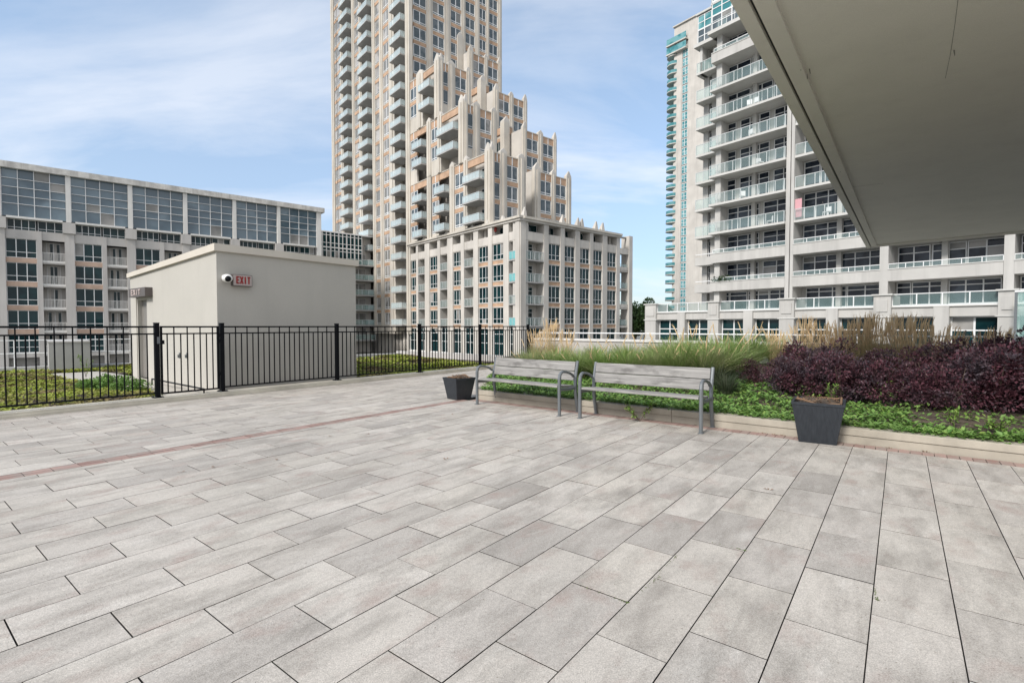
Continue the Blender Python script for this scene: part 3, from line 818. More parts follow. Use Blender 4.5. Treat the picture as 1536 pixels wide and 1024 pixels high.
for a0, a1, b0, b1, z0 in ((AB, ca, cb, cb+.075*KZ, HZ), (AB, ca-.095*KZ, cb+.095*KZ, cb+.19*KZ, HZ+.008), (ca-.075*KZ, ca, cb+.075*KZ, cb+9, HZ), (ca-.19*KZ, ca-.095*KZ, cb+.19*KZ, cb+9, HZ+.008)):
    mb.prism(oabp(a0, a1, b0, b1), z0, HZ+.28, M['soffit'])
mb.prism(oabp(AB, ca-.075*KZ, cb+.075*KZ, cb+.095*KZ), HZ+.07, HZ+.27, M['dark']); mb.prism(oabp(ca-.095*KZ, ca-.075*KZ, cb+.095*KZ, cb+9), HZ+.07, HZ+.27, M['dark'])  # groove bottom coloured dark, its shadow painted in
mb.build('drip_edge', r_, off)
mb = MB(); mb.prism(oabp(AB, ca, cb+9.0, cb+9.3), BASE, HZ+.3, M['stucco']); mb.build('wall', r_, off)
mb = MB()   # hairline cracks in the soffit
for pts in (((1437,0),(1432,40),(1425,85),(1418,118)), ((1275,281),(1300,278),(1325,275))):
    q = []
    for u, v in pts:
        r = ray(u, v); t = (HZ+.03*KZ-.003-EYE)/r[2]; q.append((r[0]*t, r[1]*t, HZ+.03*KZ-.001))
    for p0, p1 in zip(q, q[1:]): mb.tube([p0, p1], .0030, M['doorgrey'], 4)
for u, v in ((1431,76),(1206,205),(1200,99),(1210,112),(1214,104),(1234,303),(1177,143),(1185,153),(1260,254)):
    r = ray(u, v); t = (HZ+.03*KZ-.003-EYE)/r[2]; x, y = r[0]*t, r[1]*t
    mb.tube([(x,y,HZ+.03*KZ+.004),(x+.02,y+.006,HZ-.006)], [.010,.005], M['doorgrey'], 5)
mb.build('crack', r_, off)

# =================================================================== deck, paving, kerbs
bF = -10.30                      # fence kerb face
aK = 6.97                        # planting bed kerb face
bC = -6.2                        # left corner of the bed
g = MB(); R_ = 2500
g.face([(-R_,-R_,BASE),(R_,-R_,BASE),(R_,R_,BASE),(-R_,R_,BASE)], M['ground']); tag(g.build('ground'), kind='structure')
E0 = (-5.2, 22.3); Ed = (.779, .627)
def Ept(t): return (E0[0]+Ed[0]*t, E0[1]+Ed[1]*t)
aP = 14.7
tE = (aP-.61*E0[0]-.7924*E0[1])/(.61*Ed[0]+.7924*Ed[1])
deck = [Ept(-42), Ept(tE), ab(aP, -12), ab(aP, 14), ab(-8, 14), ab(-8, -24)]
g = MB(); g.prism(deck[::-1], BASE, -.04, M['conc'], M['roofing']); tag(g.build('roof_deck'), kind='structure')
# joint bed
g = MB(); g.prism([ab(-6,bF-.02), ab(-6,13), ab(aK+.05,13), ab(aK+.05,bC), ab(12.9,bF-.02)][::-1], -.036, -.020, M['joint']); tag(g.build('paving_bed'), kind='structure')
p1 = to_ab(gp(1295.4, 1024)); p2 = to_ab(gp(1319, 792.5))
PW = .3165; PLn = .631; gap = .0026
bR0, bR1 = bC-.02-.20, bC-.02         # brick band running along the courses
pv = MB(); rnd = random.Random(3)
def inside(a, b):
    # paved area test
    if b < bF: return False
    if a < aK-.20: return True
    # triangle to the left of the bed
    t = (a-aK)/(12.8-aK)
    return b < bC-.12-t*(abs(bF-bC)) and a < 13.5
def clip(poly, f):
    out = []; n = len(poly)
    for i in range(n):
        p, q = poly[i], poly[(i+1)%n]; fp, fq = f(p), f(q)
        if fp >= 0: out.append(p)
        if (fp >= 0) != (fq >= 0):
            t = fp/(fp-fq); out.append((p[0]+(q[0]-p[0])*t, p[1]+(q[1]-p[1])*t))
    return out
def bed_side(p):      # >0 : paved side of the bed's slanting left edge
    return -((p[0]-aK)*(bF-bC)-(p[1]-bC)*(12.8-aK))
def slab(mb, a0, a1, b0, b1, z, mat, tilt=0):
    poly = [(a0,b0),(a1,b0),(a1,b1),(a0,b1)]
    poly = clip(poly, lambda p: p[1]-bF)
    if a1 > aK-.2:
        if b0 > bC-.3 and a0 < aK: poly = clip(poly, lambda p: aK-.185-p[0])
        elif a1 > aK:
            sg = 1
            poly = clip(poly, lambda p: ((bC-p[1])*(12.8-aK)-(p[0]-aK)*(bC-bF))/8)
    if len(poly) < 3: return
    # drop slivers
    A = 0
    for i in range(len(poly)):
        p, q = poly[i], poly[(i+1)%len(poly)]; A += p[0]*q[1]-p[1]*q[0]
    if abs(A) < .006: return
    if A > 0: poly = poly[::-1]
    ca_, cb_ = sum(p[0] for p in poly)/len(poly), sum(p[1] for p in poly)/len(poly)
    tx, ty = rnd.uniform(-tilt,tilt), rnd.uniform(-tilt,tilt)
    k = mb.mi(mat); kj = mb.mi(M['joint']); i = len(mb.v); n = len(poly); c = .0006
    for p in poly:
        x, y = ab(*p); zz = z+(p[0]-ca_)*tx+(p[1]-cb_)*ty; mb.v.append((x, y, -.028))
    for p in poly:
        x, y = ab(*p); mb.v.append((x, y, z-c))
    for p in poly:
        da, db = ca_-p[0], cb_-p[1]; L = sqrt(da*da+db*db)+1e-6
        x, y = ab(p[0]+da/L*c*1.6, p[1]+db/L*c*1.6); zz = z+(p[0]-ca_)*tx+(p[1]-cb_)*ty; mb.v.append((x, y, zz))
    mb.f.append(tuple(range(i+2*n, i+3*n))); mb.m.append(k)
    for L in (0, 1):
        for j in range(n):
            mb.f.append((i+L*n+j, i+L*n+(j+1)%n, i+(L+1)*n+(j+1)%n, i+(L+1)*n+j)); mb.m.append(kj if L == 0 else k)
k0 = int(math.floor((bF-p1[1])/PW)); k1 = int(math.ceil((12.5-p1[1])/PW))
for k in range(k0-1, k1):
    b0 = p1[1]+k*PW; b1 = b0+PW
    offa = p2[0]+(0 if k % 2 == 0 else PLn*.5)+rnd.uniform(-.05,.05)
    segs = [(b0+gap, b1-gap)]
    if b1 > bR0 and b0 < bR1:
        segs = []
        if b0 < bR0-.04: segs.append((b0+gap, bR0-gap))
        if b1 > bR1+.04: segs.append((bR1+gap, b1-gap))
    for s0_, s1_ in segs:
        j = int(math.floor((-5.5-offa)/PLn))
        while offa+j*PLn < 13.2:
            a0 = offa+j*PLn; a1 = a0+PLn; j += 1
            if s0_ > bC-.35:
                if a0 > aK-.2: continue
            slab(pv, a0+gap*1.1, a1-gap*1.1, s0_, s1_, rnd.uniform(-.0012,.0012), M['paver'], .003)
pv_o = pv.build('paving'); tag(pv_o, kind='structure')
ms = MB(); rm = random.Random(8)
for (u0, v0), (u1, v1) in (((870,878),(942,904)), ((942,903),(990,864)), ((984,864),(1016,832)), ((1062,812),(1120,826)), ((1310,880),(1316,900))):
    p0, p1_ = gp(u0, v0), gp(u1, v1)
    for i in range(34):
        t = rm.random(); t = t if rm.random() < .5 else min(1, abs(rm.gauss(.9, .1))); x = p0[0]+(p1_[0]-p0[0])*t+rm.gauss(0,.003); y = p0[1]+(p1_[1]-p0[1])*t+rm.gauss(0,.003)
        az = rm.uniform(0, 6.28); l_ = .0065; ms.face([(x,y,-.003),(x+l_*cos(az),y+l_*sin(az),.003),(x+l_*cos(az+1.2),y+l_*sin(az+1.2),.002)], M['moss'])
tag(ms.build('joint_moss'), 'bits of green moss growing in a few paving joints', 'moss', kind='stuff')
# brick band across the terrace and soldier course along the bed
br = MB()
a = -5.5
while a < aK-.19:
    for b0 in (bR0, bR0+.10):
        slab(br, a+.002, min(a+.2, aK-.19)-.002, b0+.003, b0+.097, rnd.uniform(-.002,.0015), M['brick'], .006)
    a += .2
b = bC
while b < 12.5:
    i = len(br.v)
    slab2 = [(aK-.182, b+.003), (aK+.0, b+.003), (aK+.0, b+.097), (aK-.182, b+.097)]
    pts = [ab(*p) for p in slab2]; z = rnd.uniform(-.002,.002)
    br.prism(pts[::-1], -.012, z+.001, M['brick']); b += .1
tag(br.build('brick_paving_band'), kind='structure')
# kerbs
kb = MB()
kerb_poly = [ab(-6,bF), ab(14.5,bF), ab(14.5,bF-.30), ab(-6,bF-.30)]
kb.prism(kerb_poly, -.04, .085, M['kerb2']); kb.prism([ab(-6,bF+.012), ab(12.85,bF+.012), ab(12.85,bF), ab(-6,bF)], -.04, .045, M['kerb2'])
o = kb.build('fence_kerb'); bevel(o, .008); tag(o, 'low beige concrete kerb running beneath the black metal fence', 'kerb')
kb = MB()
KH = .175
b = bC
j = 0
while b < 12.6:      # capped kerb in lengths with open joints
    b1 = min(b+1.83, 12.6)
    kb.prism(abp(aK+.012, aK+.2, b+.003, b1-.003), -.04, KH*.5, M['kerb'])
    kb.prism(abp(aK+.0, aK+.2, b+.003, b1-.003), KH*.5+.004, KH, M['kerb'])
    kb.prism(abp(aK+.02, aK+.19, b, b1), -.04, KH-.01, M['kerb'])
    b = b1
ea = ab(aK, bC); eb = ab(12.8, bF)
dx, dy = eb[0]-ea[0], eb[1]-ea[1]; L = sqrt(dx*dx+dy*dy); nx, ny = dy/L, -dx/L
if nx < 0: nx, ny = -nx, -ny
kb.prism([ea, (ea[0]+nx*.2, ea[1]+ny*.2), (eb[0]+nx*.2, eb[1]+ny*.2), eb], -.04, KH*.5, M['kerb'])
kb.prism([(ea[0]-nx*.012, ea[1]-ny*.012), (ea[0]+nx*.2, ea[1]+ny*.2), (eb[0]+nx*.2, eb[1]+ny*.2), (eb[0]-nx*.012, eb[1]-ny*.012)], KH*.5+.004, KH, M['kerb'])
o = kb.build('planting_bed_kerb'); bevel(o, .006); tag(o, 'two-course beige concrete kerb along the front of the planting bed', 'kerb')

# soil of the bed
def soil_z(a, b):
    return .12+.035*max(0, a-aK-.2)+.03*sin(a*1.7+b*.9)+.02*sin(b*2.3)
sm = MB(); NA, NB = 26, 60
va = [aK+.12+(aP-.1-aK-.12)*i/NA for i in range(NA+1)]
grid = []
for i, a in enumerate(va):
    t = min(1, (a-aK)/(12.8-aK)); bl = bC+t*(bF-bC)+.08
    row = []
    for j in range(NB+1):
        b = bl+(12.8-bl)*j/NB; x, y = ab(a, b); row.append(len(sm.v)); sm.v.append((x, y, soil_z(a, b)-(.05 if i == 0 else 0)))
    grid.append(row)
kk = sm.mi(M['soil'])
for i in range(NA):
    for j in range(NB):
        sm.f.append((grid[i][j], grid[i][j+1], grid[i+1][j+1], grid[i+1][j])); sm.m.append(kk)
sm.smooth = True
tag(sm.build('planting_soil'), kind='structure')

# parapet behind the bed
pp = empty('roof_parapet', (*ab(aP+.15, 2), 0)); tag(pp, 'low pale roof parapet with a thin top rail behind the ornamental grasses', 'parapet')
mb = MB(); mb.prism(abp(aP, aP+.3, -10.3, 14), -.04, .86, M['lstone']); mb.prism(abp(aP, aP+.3, -17.9, -10.3), -.04, .24, M['lstone']); mb.build('wall', pp, tuple(pp.location))
mb = MB(); mb.prism(abp(aP-.04, aP+.34, -10.34, 14), .86, .93, M['offwhite']); mb.build('coping', pp, tuple(pp.location))
mb = MB()
b = -10.2
while b < 14:
    x, y = ab(aP+.12, b); mb.tube([(x,y,.9),(x,y,1.12)], .02, M['steel'], 6); b += 1.6
mb.tube([(*ab(aP+.12,-10.2),1.12), (*ab(aP+.12,14),1.12)], .022, M['white'], 6)
mb.build('rail', pp, tuple(pp.location))

# =================================================================== green roof, path, edge
lawn_b = bF-.32
def in_house(p):
    a, b = to_ab(p)
    K = to_ab(Kc); return K[0]-.05 < a < K[0]+HL+.05 and K[1]-HW-.05 < b < K[1]+.05
Kc = gp(328, 589.5); 
HL = 3.36; HW = 5.3
Ka, Kb = to_ab(Kc)
g = MB(); g.prism([ab(-6,lawn_b), ab(aP-.02,lawn_b), ab(aP-.02,-17.0), Ept(tE-.6), Ept(-40), ab(-6,-24)], -.038, .02, M['soil']); tag(g.build('green_roof_soil'), kind='structure')
pth = MB()
path_poly = [ab(Ka-1.0,lawn_b-.01), ab(Ka,lawn_b-.01), ab(Ka, Kb-HW), ab(Ka-.1, Kb-HW-2.4), ab(Ka-1.3, Kb-HW-2.6), ab(Ka-1.2, Kb-HW+.6), ab(Ka-.75, Kb-1.5)]
pth.prism(path_poly, .0, .03, M['pathc']); tag(pth.build('path'), kind='structure')
def in_poly(p, poly):
    c = False; n = len(poly); j = n-1
    for i in range(n):
        xi, yi = poly[i]; xj, yj = poly[j]
        if (yi > p[1]) != (yj > p[1]) and p[0] < (xj-xi)*(p[1]-yi)/(yj-yi)+xi: c = not c
        j = i
    return c
edge = empty('deck_edge_kerb', (*Ept(-10), 0)); tag(edge, 'grey concrete upstand along the far edge of the green roof', 'upstand')
nE = (-Ed[1], Ed[0])
def Eo(t, o): p = Ept(t); return (p[0]+nE[0]*o, p[1]+nE[1]*o)
mb = MB(); mb.prism([Eo(-42,-.35), Eo(tE,-.35), Eo(tE,0), Eo(-42,0)], -.04, .16, M['conc']); mb.build('upstand', edge, tuple(edge.location))
gr = empty('edge_guardrail', (*Eo(-14,-.1), .16)); tag(gr, 'thin white guardrail with clear panels at the green roof edge on the left', 'guardrail')
mb = MB(); mp = MB()
t = -30
while t < -8.5:
    x, y = Eo(t, -.12); mb.tube([(x,y,.16),(x,y,.93)], .018, M['white'], 6); t += 1.5
t0, t1 = -30, -9.0
for z in (.93, .55): mb.tube([(*Eo(t0,-.12),z), (*Eo(t1,-.12),z)], .016, M['white'], 6)
mp.face([(*Eo(t0,-.12),.22), (*Eo(t1,-.12),.22), (*Eo(t1,-.12),.9), (*Eo(t0,-.12),.9)], clear_mat('clear_panel', (.75,.82,.82), .03))
mb.build('rail', gr, tuple(gr.location)); mp.build('panel', gr, tuple(gr.location))
# concrete vent box
x0, y0 = gp(74, 559); x1, y1 = gp(137, 556)
vb = empty('concrete_vent_box', ((x0+x1)/2, (y0+y1)/2, 0)); tag(vb, 'plain grey concrete vent box standing on the green roof behind the left fence', 'vent box')
mb = MB(); dxx, dyy = x1-x0, y1-y0; L = sqrt(dxx*dxx+dyy*dyy); ux, uy = dxx/L, dyy/L
z1 = EYE-(512-489)/F_PX*y0
P_ = [(x0,y0), (x1,y1), (x1-uy*.9, y1+ux*.9), (x0-uy*.9, y0+ux*.9)]
mb.prism(P_, 0, z1-.04, M['conc']); mb.build('body', vb, tuple(vb.location))
mb = MB(); mb.prism([(x0-ux*.02,y0-uy*.02-.02), (x1+ux*.02,y1-.02), (x1-uy*.93, y1+ux*.93), (x0-uy*.93, y0+ux*.93)], z1-.04, z1, M['lstone']); mb.build('lid', vb, tuple(vb.location))

# =================================================================== stair house
sh = empty('stair_house', (*ab(Ka+HL/2, Kb-HW/2), 0)); tag(sh, 'beige stucco stair house with a cream roof edge behind the fence', 'stair house')
off = tuple(sh.location)
Fl_ = Face(Kc, (-A2[0], -A2[1]), (-A1[0], -A1[1]))      # left (door) wall, s from corner
Fr_ = Face(Kc, A1, A2)                                   # right wall
zc_ = Fr_.z_at(328, 377); zl_ = Fl_.z_at(199, 416)
zr1 = Fr_.z_at(535, 397)
HW = Fl_.s_at(197, 500); HL = Fr_.s_at(534, 480)
d0, d1 = Fl_.s_at(221, 500), Fl_.s_at(205, 500); dz = Fl_.z_at(213, 447)
def wz(s_): return zc_+(zl_-zc_)*s_/HW
mb = MB()
def wallseg(mb, s0, s1, z0, z1a, z1b, mat=M['stucco']):
    p = Fl_.pt
    mb.hexa([p(s0,-.2,z0),p(s1,-.2,z0),p(s1,0,z0),p(s0,0,z0),p(s0,-.2,z1a),p(s1,-.2,z1b),p(s1,0,z1b),p(s0,0,z1a)], mat)
wallseg(mb, 0, d0, 0, wz(0), wz(d0)); wallseg(mb, d1, HW, 0, wz(d1), wz(HW)); wallseg(mb, d0, d1, dz, wz(d0), wz(d1))
p = Fl_.pt
mb.hexa([p(0,-HL,0),p(.2,-HL,0),p(.2,-.2,0),p(0,-.2,0),p(0,-HL,zc_),p(.2,-HL,wz(.2)),p(.2,-.2,wz(.2)),p(0,-.2,zc_)], M['stucco'])
mb.hexa([p(HW-.2,-HL,0),p(HW,-HL,0),p(HW,-.2,0),p(HW-.2,-.2,0),p(HW-.2,-HL,wz(HW-.2)),p(HW,-HL,zl_),p(HW,-.2,zl_),p(HW-.2,-.2,wz(HW-.2))], M['stucco'])
mb.hexa([p(.2,-HL,0),p(HW-.2,-HL,0),p(HW-.2,-HL+.2,0),p(.2,-HL+.2,0),p(.2,-HL,wz(.2)),p(HW-.2,-HL,wz(HW-.2)),p(HW-.2,-HL+.2,wz(HW-.2)),p(.2,-HL+.2,wz(.2))], M['stucco'])
mb.build('wall', sh, off)
mb = MB(); e_ = .06; th_ = Fr_.z_at(328,366)-zc_
mb.hexa([p(-e_,-HL-e_,wz(-e_)),p(HW+e_,-HL-e_,wz(HW+e_)),p(HW+e_,e_,wz(HW+e_)),p(-e_,e_,wz(-e_)),
         p(-e_,-HL-e_,wz(-e_)+th_),p(HW+e_,-HL-e_,wz(HW+e_)+th_*.75),p(HW+e_,e_,wz(HW+e_)+th_*.75),p(-e_,e_,wz(-e_)+th_)], M['coping'])
o = mb.build('roof_edge', sh, off)
mb = MB(); mb.fbox(Fl_, d0+.05, d1-.05, -.16, -.11, .02, dz-.05, M['doorgrey']); 
for a, b, z0, z1 in ((d0, d0+.05, 0, dz), (d1-.05, d1, 0, dz), (d0+.05, d1-.05, dz-.05, dz)): mb.fbox(Fl_, a, b, -.17, -.02, z0, z1, M['stucco'])
do = mb.build('door', sh, off)
mb = MB(); mb.fbox(Fl_, d0+.12, d0+.17, -.11, -.05, 1.0, 1.12, M['steel']); mb.fbox(Fl_, d0+.12, d0+.26, -.07, -.05, 1.05, 1.075, M['steel']); mb.build('handle', do)
do.children[0].data.transform(Matrix.Translation((-off[0], -off[1], -off[2])))
for u in (271, 282):
    s_ = Fl_.s_at(u, 533); z_ = Fl_.z_at(u, 533)
    x, y, _ = Fl_.pt(s_, 0, 0)
    mb = MB(); mb.fbox(Fl_, s_-.02, s_+.02, .0, .03, z_-.06, z_+.06, M['steel']); mb.fbox(Fl_, s_-.012, s_+.012, .03, .06, z_-.05, z_+.02, M['steel'])
    o = mb.build('wall_bracket', None, (x, y, z_)); o.location = (x, y, z_)
    tag(o, 'small grey metal bracket on the stair house wall, %s of the two' % ('left' if u == 271 else 'right'), 'bracket', 'brackets on the stair house wall')

# letters of EXIT from bars: (x0,z0,x1,z1) in a unit cell
def letters(mb, F, s0, s1, z0, z1, o, mat, flip):
    n = 4; cw = (s1-s0)/n; h = z1-z0; t = h*.17
    def P(s_, z_):    # map unit letter coords
        return s_, z_
    for i, ch in enumerate('EXIT'):
        c0 = s0+cw*i+cw*.1; w = cw*.8
        def seg(x0, y0, x1, y1, tt=t):
            ax, az, bx, bz = c0+x0*w, z0+y0*h, c0+x1*w, z0+y1*h
            if flip: ax, bx = s0+s1-ax, s0+s1-bx
            dx_, dz_ = bx-ax, bz-az; L_ = sqrt(dx_*dx_+dz_*dz_); nx_, nz_ = -dz_/L_*tt/2, dx_/L_*tt/2
            q = [(ax+nx_,az+nz_),(ax-nx_,az-nz_),(bx-nx_,bz-nz_),(bx+nx_,bz+nz_)]
            mb.hexa([F.pt(s_,o-.004,z_) for s_, z_ in q]+[F.pt(s_,o+.004+.0005*i,z_) for s_, z_ in q], mat)
        if ch == 'E': seg(.1,0,.1,1); seg(.0,.93,.95,.93); seg(.0,.07,.95,.07); seg(.1,.5,.8,.5)
        if ch == 'X': seg(.05,0,.95,1); seg(.05,1,.95,0)
        if ch == 'I': seg(.5,0,.5,1)
        if ch == 'T': seg(.5,0,.5,1); seg(0,.93,1,.93)
# sign on the right wall
a, b = Fr_.s_at(346, 420), Fr_.s_at(375, 420); z0, z1 = Fr_.z_at(360, 429.5), Fr_.z_at(360, 412.5)
x, y, _ = Fr_.pt((a+b)/2, 0, 0)
es = empty('exit_sign', (x, y, z0)); tag(es, 'pale exit sign with red letters on the corner wall of the stair house', 'exit sign')
mb = MB(); mb.fbox(Fr_, a, b, .0, .10, z0, z1, M['exit_dark']); mb.fbox(Fr_, a+.01, b-.01, .10, .106, z0+.01, z1-.01, M['exit_face']); mb.build('housing', es, (x,y,z0))
mb = MB(); w = b-a; letters(mb, Fr_, a+.16*w, b-.1*w, z0+(z1-z0)*.2, z1-(z1-z0)*.17, .110, M['exit_red'], False); mb.build('lettering', es, (x,y,z0))
a, b = Fl_.s_at(229, 438), Fl_.s_at(204, 438); z0, z1 = Fl_.z_at(213, 446), Fl_.z_at(213, 433)
x, y, _ = Fl_.pt((a+b)/2, 0, 0)
es = empty('exit_sign', (x, y, z0)); tag(es, 'dark brown exit sign with pale letters above the grey door', 'exit sign')
mb = MB(); mb.fbox(Fl_, a, b, .0, .16, z0, z1, M['exit_dark']); mb.build('housing', es, (x,y,z0))
mb = MB(); w = b-a; letters(mb, Fl_, a+.26*w, b-.16*w, z0+(z1-z0)*.2, z1-(z1-z0)*.17, .165, M['exit_pale'], True); mb.build('lettering', es, (x,y,z0))
# dome camera
s_ = Fr_.s_at(336.5, 418); z_ = Fr_.z_at(337, 418)
x, y, _ = Fr_.pt(s_, .13, 0)
cm = empty('security_camera', (x, y, z_)); tag(cm, 'white dome security camera with a black lens beside the red lettered exit sign', 'security camera')
def sphere(mb, c, r, mat, nu=16, nv=10, sz=1, half=None):
    k = mb.mi(mat); i0 = len(mb.v)
    for j in range(nv+1):
        ph = -pi/2+pi*j/nv
        for i in range(nu):
            mb.v.append((c[0]+r*cos(ph)*cos(2*pi*i/nu), c[1]+r*cos(ph)*sin(2*pi*i/nu), c[2]+r*sz*sin(ph)))
    for j in range(nv):
        for i in range(nu):
            mb.f.append((i0+j*nu+i, i0+j*nu+(i+1)%nu, i0+(j+1)*nu+(i+1)%nu, i0+(j+1)*nu+i)); mb.m.append(k)
mb = MB(); mb.smooth = True; sphere(mb, (0,0,0), .10, M['camwhite'], sz=.85); mb.build('shell', cm)
mb = MB(); mb.smooth = True; v_ = Vector((-x, -y, EYE-z_))*1.0; v_ = v_.normalized()*.056+Vector((.015,0,-.008)); sphere(mb, v_, .060, M['black']); mb.build('lens', cm)
mb = MB(); mb.tube([(0,0,.02), (-A2[0]*.13,-A2[1]*.13,.03)], .03, M['camwhite'], 8); mb.tube([(-A2[0]*.115,-A2[1]*.115,.03),(-A2[0]*.13,-A2[1]*.13,.03)], .055, M['camwhite'], 12); mb.build('bracket', cm)

# =================================================================== fence
fb = bF-.13                       # fence line
Ff = Face(ab(0, fb), A1, A2)
pu_ = [235.5, 333, 505.5, 629.5, 720, 792]
ps = [Ff.s_at(u, 540) for u in pu_]
ps = [ps[0]-5.0, ps[0]-2.5]+ps
ZT, Z2, ZB = 1.352, 1.225, .155
fn = empty('metal_fence', (*ab(ps[3], fb), .085)); tag(fn, 'black metal picket fence on a beige kerb between the terrace and the stair house', 'fence')
off = tuple(fn.location)
for s_ in ps:
    mb = MB(); w = .036
    mb.fbox(Ff, s_-w, s_+w, -w, w, .085, 1.40, M['black']); mb.fbox(Ff, s_-w-.004, s_+w+.004, -w-.004, w+.004, 1.40, 1.412, M['black'])
    po = mb.build('post', fn, off)
    mb = MB(); mb.fbox(Ff, s_-.075, s_+.075, -.075, .075, .085, .097, M['black'])
    for a in (-.055,.055):
        for o_ in (-.055,.055): mb.fbox(Ff, s_+a-.01, s_+a+.01, o_-.01, o_+.01, .097, .11, M['steel'])
    bp = mb.build('base_plate', po, off)
def panel(mb, s0, s1, zb=ZB):
    for z, h in ((ZT-.03,.03), (Z2-.025,.025), (zb,.025)):
        mb.fbox(Ff, s0, s1, -.016, .016, z, z+h, M['black'])
    n = int(round((s1-s0)/.112))
    for i in range(1, n):
        x_ = s0+(s1-s0)*i/n+random.uniform(-.003,.003)
        zt = ZT-.03 if i % 2 == 0 else Z2-.02
        mb.fbox(Ff, x_-.0085, x_+.0085, -.0085, .0085, zb+.02, zt, M['black'])
for i in range(len(ps)-1):
    if i == 2: continue          # the gate
    mb = MB(); panel(mb, ps[i]+.036, ps[i+1]-.036); mb.build('picket_panel', fn, off)
gt = empty('metal_gate', (*ab((ps[2]+ps[3])/2, fb), .085)); tag(gt, 'black picket gate closed between two fence posts in front of the stair house corner', 'gate')
off = tuple(gt.location)
g0, g1 = ps[2]+.055, ps[3]-.055
mb = MB()
for z, h in ((ZT-.03,.03), (Z2-.025,.025), (ZB-.02,.03)): mb.fbox(Ff, g0, g1, -.018, .018, z, z+h, M['black'])
for s_ in (g0, g1-.03): mb.fbox(Ff, s_, s_+.03, -.019, .019, ZB-.02, ZT, M['black'])
mb.build('frame', gt, off)
mb = MB(); n = 9
for i in range(1, n):
    x_ = g0+(g1-g0)*i/n; mb.fbox(Ff, x_-.0085, x_+.0085, -.0085, .0085, ZB+.005, ZT-.03 if i % 2 == 0 else Z2-.02, M['black'])
mb.build('pickets', gt, off)
for z in (1.16, 1.05, .42):
    mb = MB(); mb.fbox(Ff, g1-.01, ps[3]-.02, .02, .04, z, z+.03, M['black']); mb.tube([(*Ff.pt(g1+.008,.03,0)[:2], z-.02), (*Ff.pt(g1+.008,.03,0)[:2], z+.05)], .012, M['black'], 8); mb.build('hinge', gt, off)
mb = MB(); mb.fbox(Ff, g0-.04, g0+.05, .02, .05, 1.03, 1.10, M['black']); mb.fbox(Ff, g0-.06, g0-.02, .03, .06, 1.04, 1.16, M['steel']); mb.build('latch', gt, off)
# steel angle bar on the path behind the gate
x0, y0 = gp(306, 588, .10); x1, y1 = gp(228, 572, .10)
mb = MB(); mb.tube([(x0,y0,.16),(x1,y1,.16)], .016, M['black'], 6); mb.tube([(x0,y0,.0),(x0,y0,.17)], .014, M['black'], 6); mb.tube([(x1,y1,.0),(x1,y1,.17)], .014, M['black'], 6)
o = mb.build('ground_bar', None, ((x0+x1)/2,(y0+y1)/2,.03)); o.location = ((x0+x1)/2,(y0+y1)/2,.03); tag(o, 'low black steel bar slanting across the path behind the gate', 'bar')

# =================================================================== benches
def make_bench(L):
    r = empty('park_bench'); ax = (1,0,0)
    # local x along the bench, +y to the back, origin at centre of front legs on the ground
    for sx in (-1, 1):
        x = sx*(L/2-.03)
        mb = MB(); mb.smooth = False
        # front leg curving over into the arm and down to the back frame
        pts = [(x,0,0),(x,-.004,.20),(x,-.006,.40),(x,-.004,.56),(x,.008,.615),(x,.035,.645),(x,.08,.66),(x,.16,.652),(x,.26,.63),(x,.33,.60),(x,.375,.565)]
        mb.beam(pts, .045, [.05,.05,.052,.055,.05,.042,.036,.032,.03,.03,.03], M['steel'], ax)
        mb.box(x-.03, x+.03, -.04, .05, 0, .008, M['steel'])
        leg = mb.build('front_leg', r)
        mb = MB()
        pts = [(x,.50,0),(x,.468,.12),(x,.435,.28),(x,.42,.42),(x,.425,.52),(x,.45,.64),(x,.49,.80)]
        mb.beam(pts, .045, [.045,.05,.055,.06,.055,.045,.035], M['steel'], ax)
        mb.box(x-.03, x+.03, .46, .55, 0, .008, M['steel'])
        mb.build('rear_leg', r)
        mb = MB(); mb.beam([(x,.0,.40),(x,.22,.385),(x,.43,.39)], .04, .045, M['steel'], ax); mb.build('seat_bracket', r)
    xs = L/2-.06
    st = empty_mesh = MB()
    for i, (y0, y1) in enumerate(((-.02,.125),(.133,.27),(.278,.41))):
        z = .425-.012*i; st.hexa([(-xs,y0,z-.0),(xs,y0,z-.0),(xs,y1,z-.008),(-xs,y1,z-.008),(-xs,y0,z+.035),(xs,y0,z+.035),(xs,y1,z+.027),(-xs,y1,z+.027)], M['wood'])
    o = st.build('seat', r); bevel(o, .006)
    xs = L/2-.052
    bk = MB()
    for z0, z1 in ((.50,.643),(.650,.792)):
        y0 = .385+(z0-.42)*.19; y1 = .385+(z1-.42)*.19
        bk.hexa([(-xs,y0,z0),(xs,y0,z0),(xs,y0+.035,z0-.006),(-xs,y0+.035,z0-.006),(-xs,y1,z1),(xs,y1,z1),(xs,y1+.035,z1-.006),(-xs,y1+.035,z1-.006)], M['wood'])
    o = bk.build('backrest', r); bevel(o, .006)
    return r
FLg, FRg = gp(869.5, 627), gp(1052, 650)
def place_bench(r, pl, pr, label):
    x = (pl[0]+pr[0])/2; y = (pl[1]+pr[1])/2
    r.location = (x, y, 0); r.rotation_euler = (0, 0, atan2(pr[1]-pl[1], pr[0]-pl[0])); tag(r, label, 'bench', 'benches in front of the planting bed')
L2 = sqrt((FLg[0]-FRg[0])**2+(FLg[1]-FRg[1])**2)+.05
b1_ = make_bench(L2)
b2_ = copy_tree(b1_)
place_bench(b1_, FLg, FRg, 'weathered wooden bench with grey metal arms, the nearer right-hand one')
pl, pr = gp(714.5, 606), gp(841, 624)
place_bench(b2_, pl, pr, 'weathered wooden bench with grey metal arms beside the square corner planter')
bpy.context.view_layer.update()

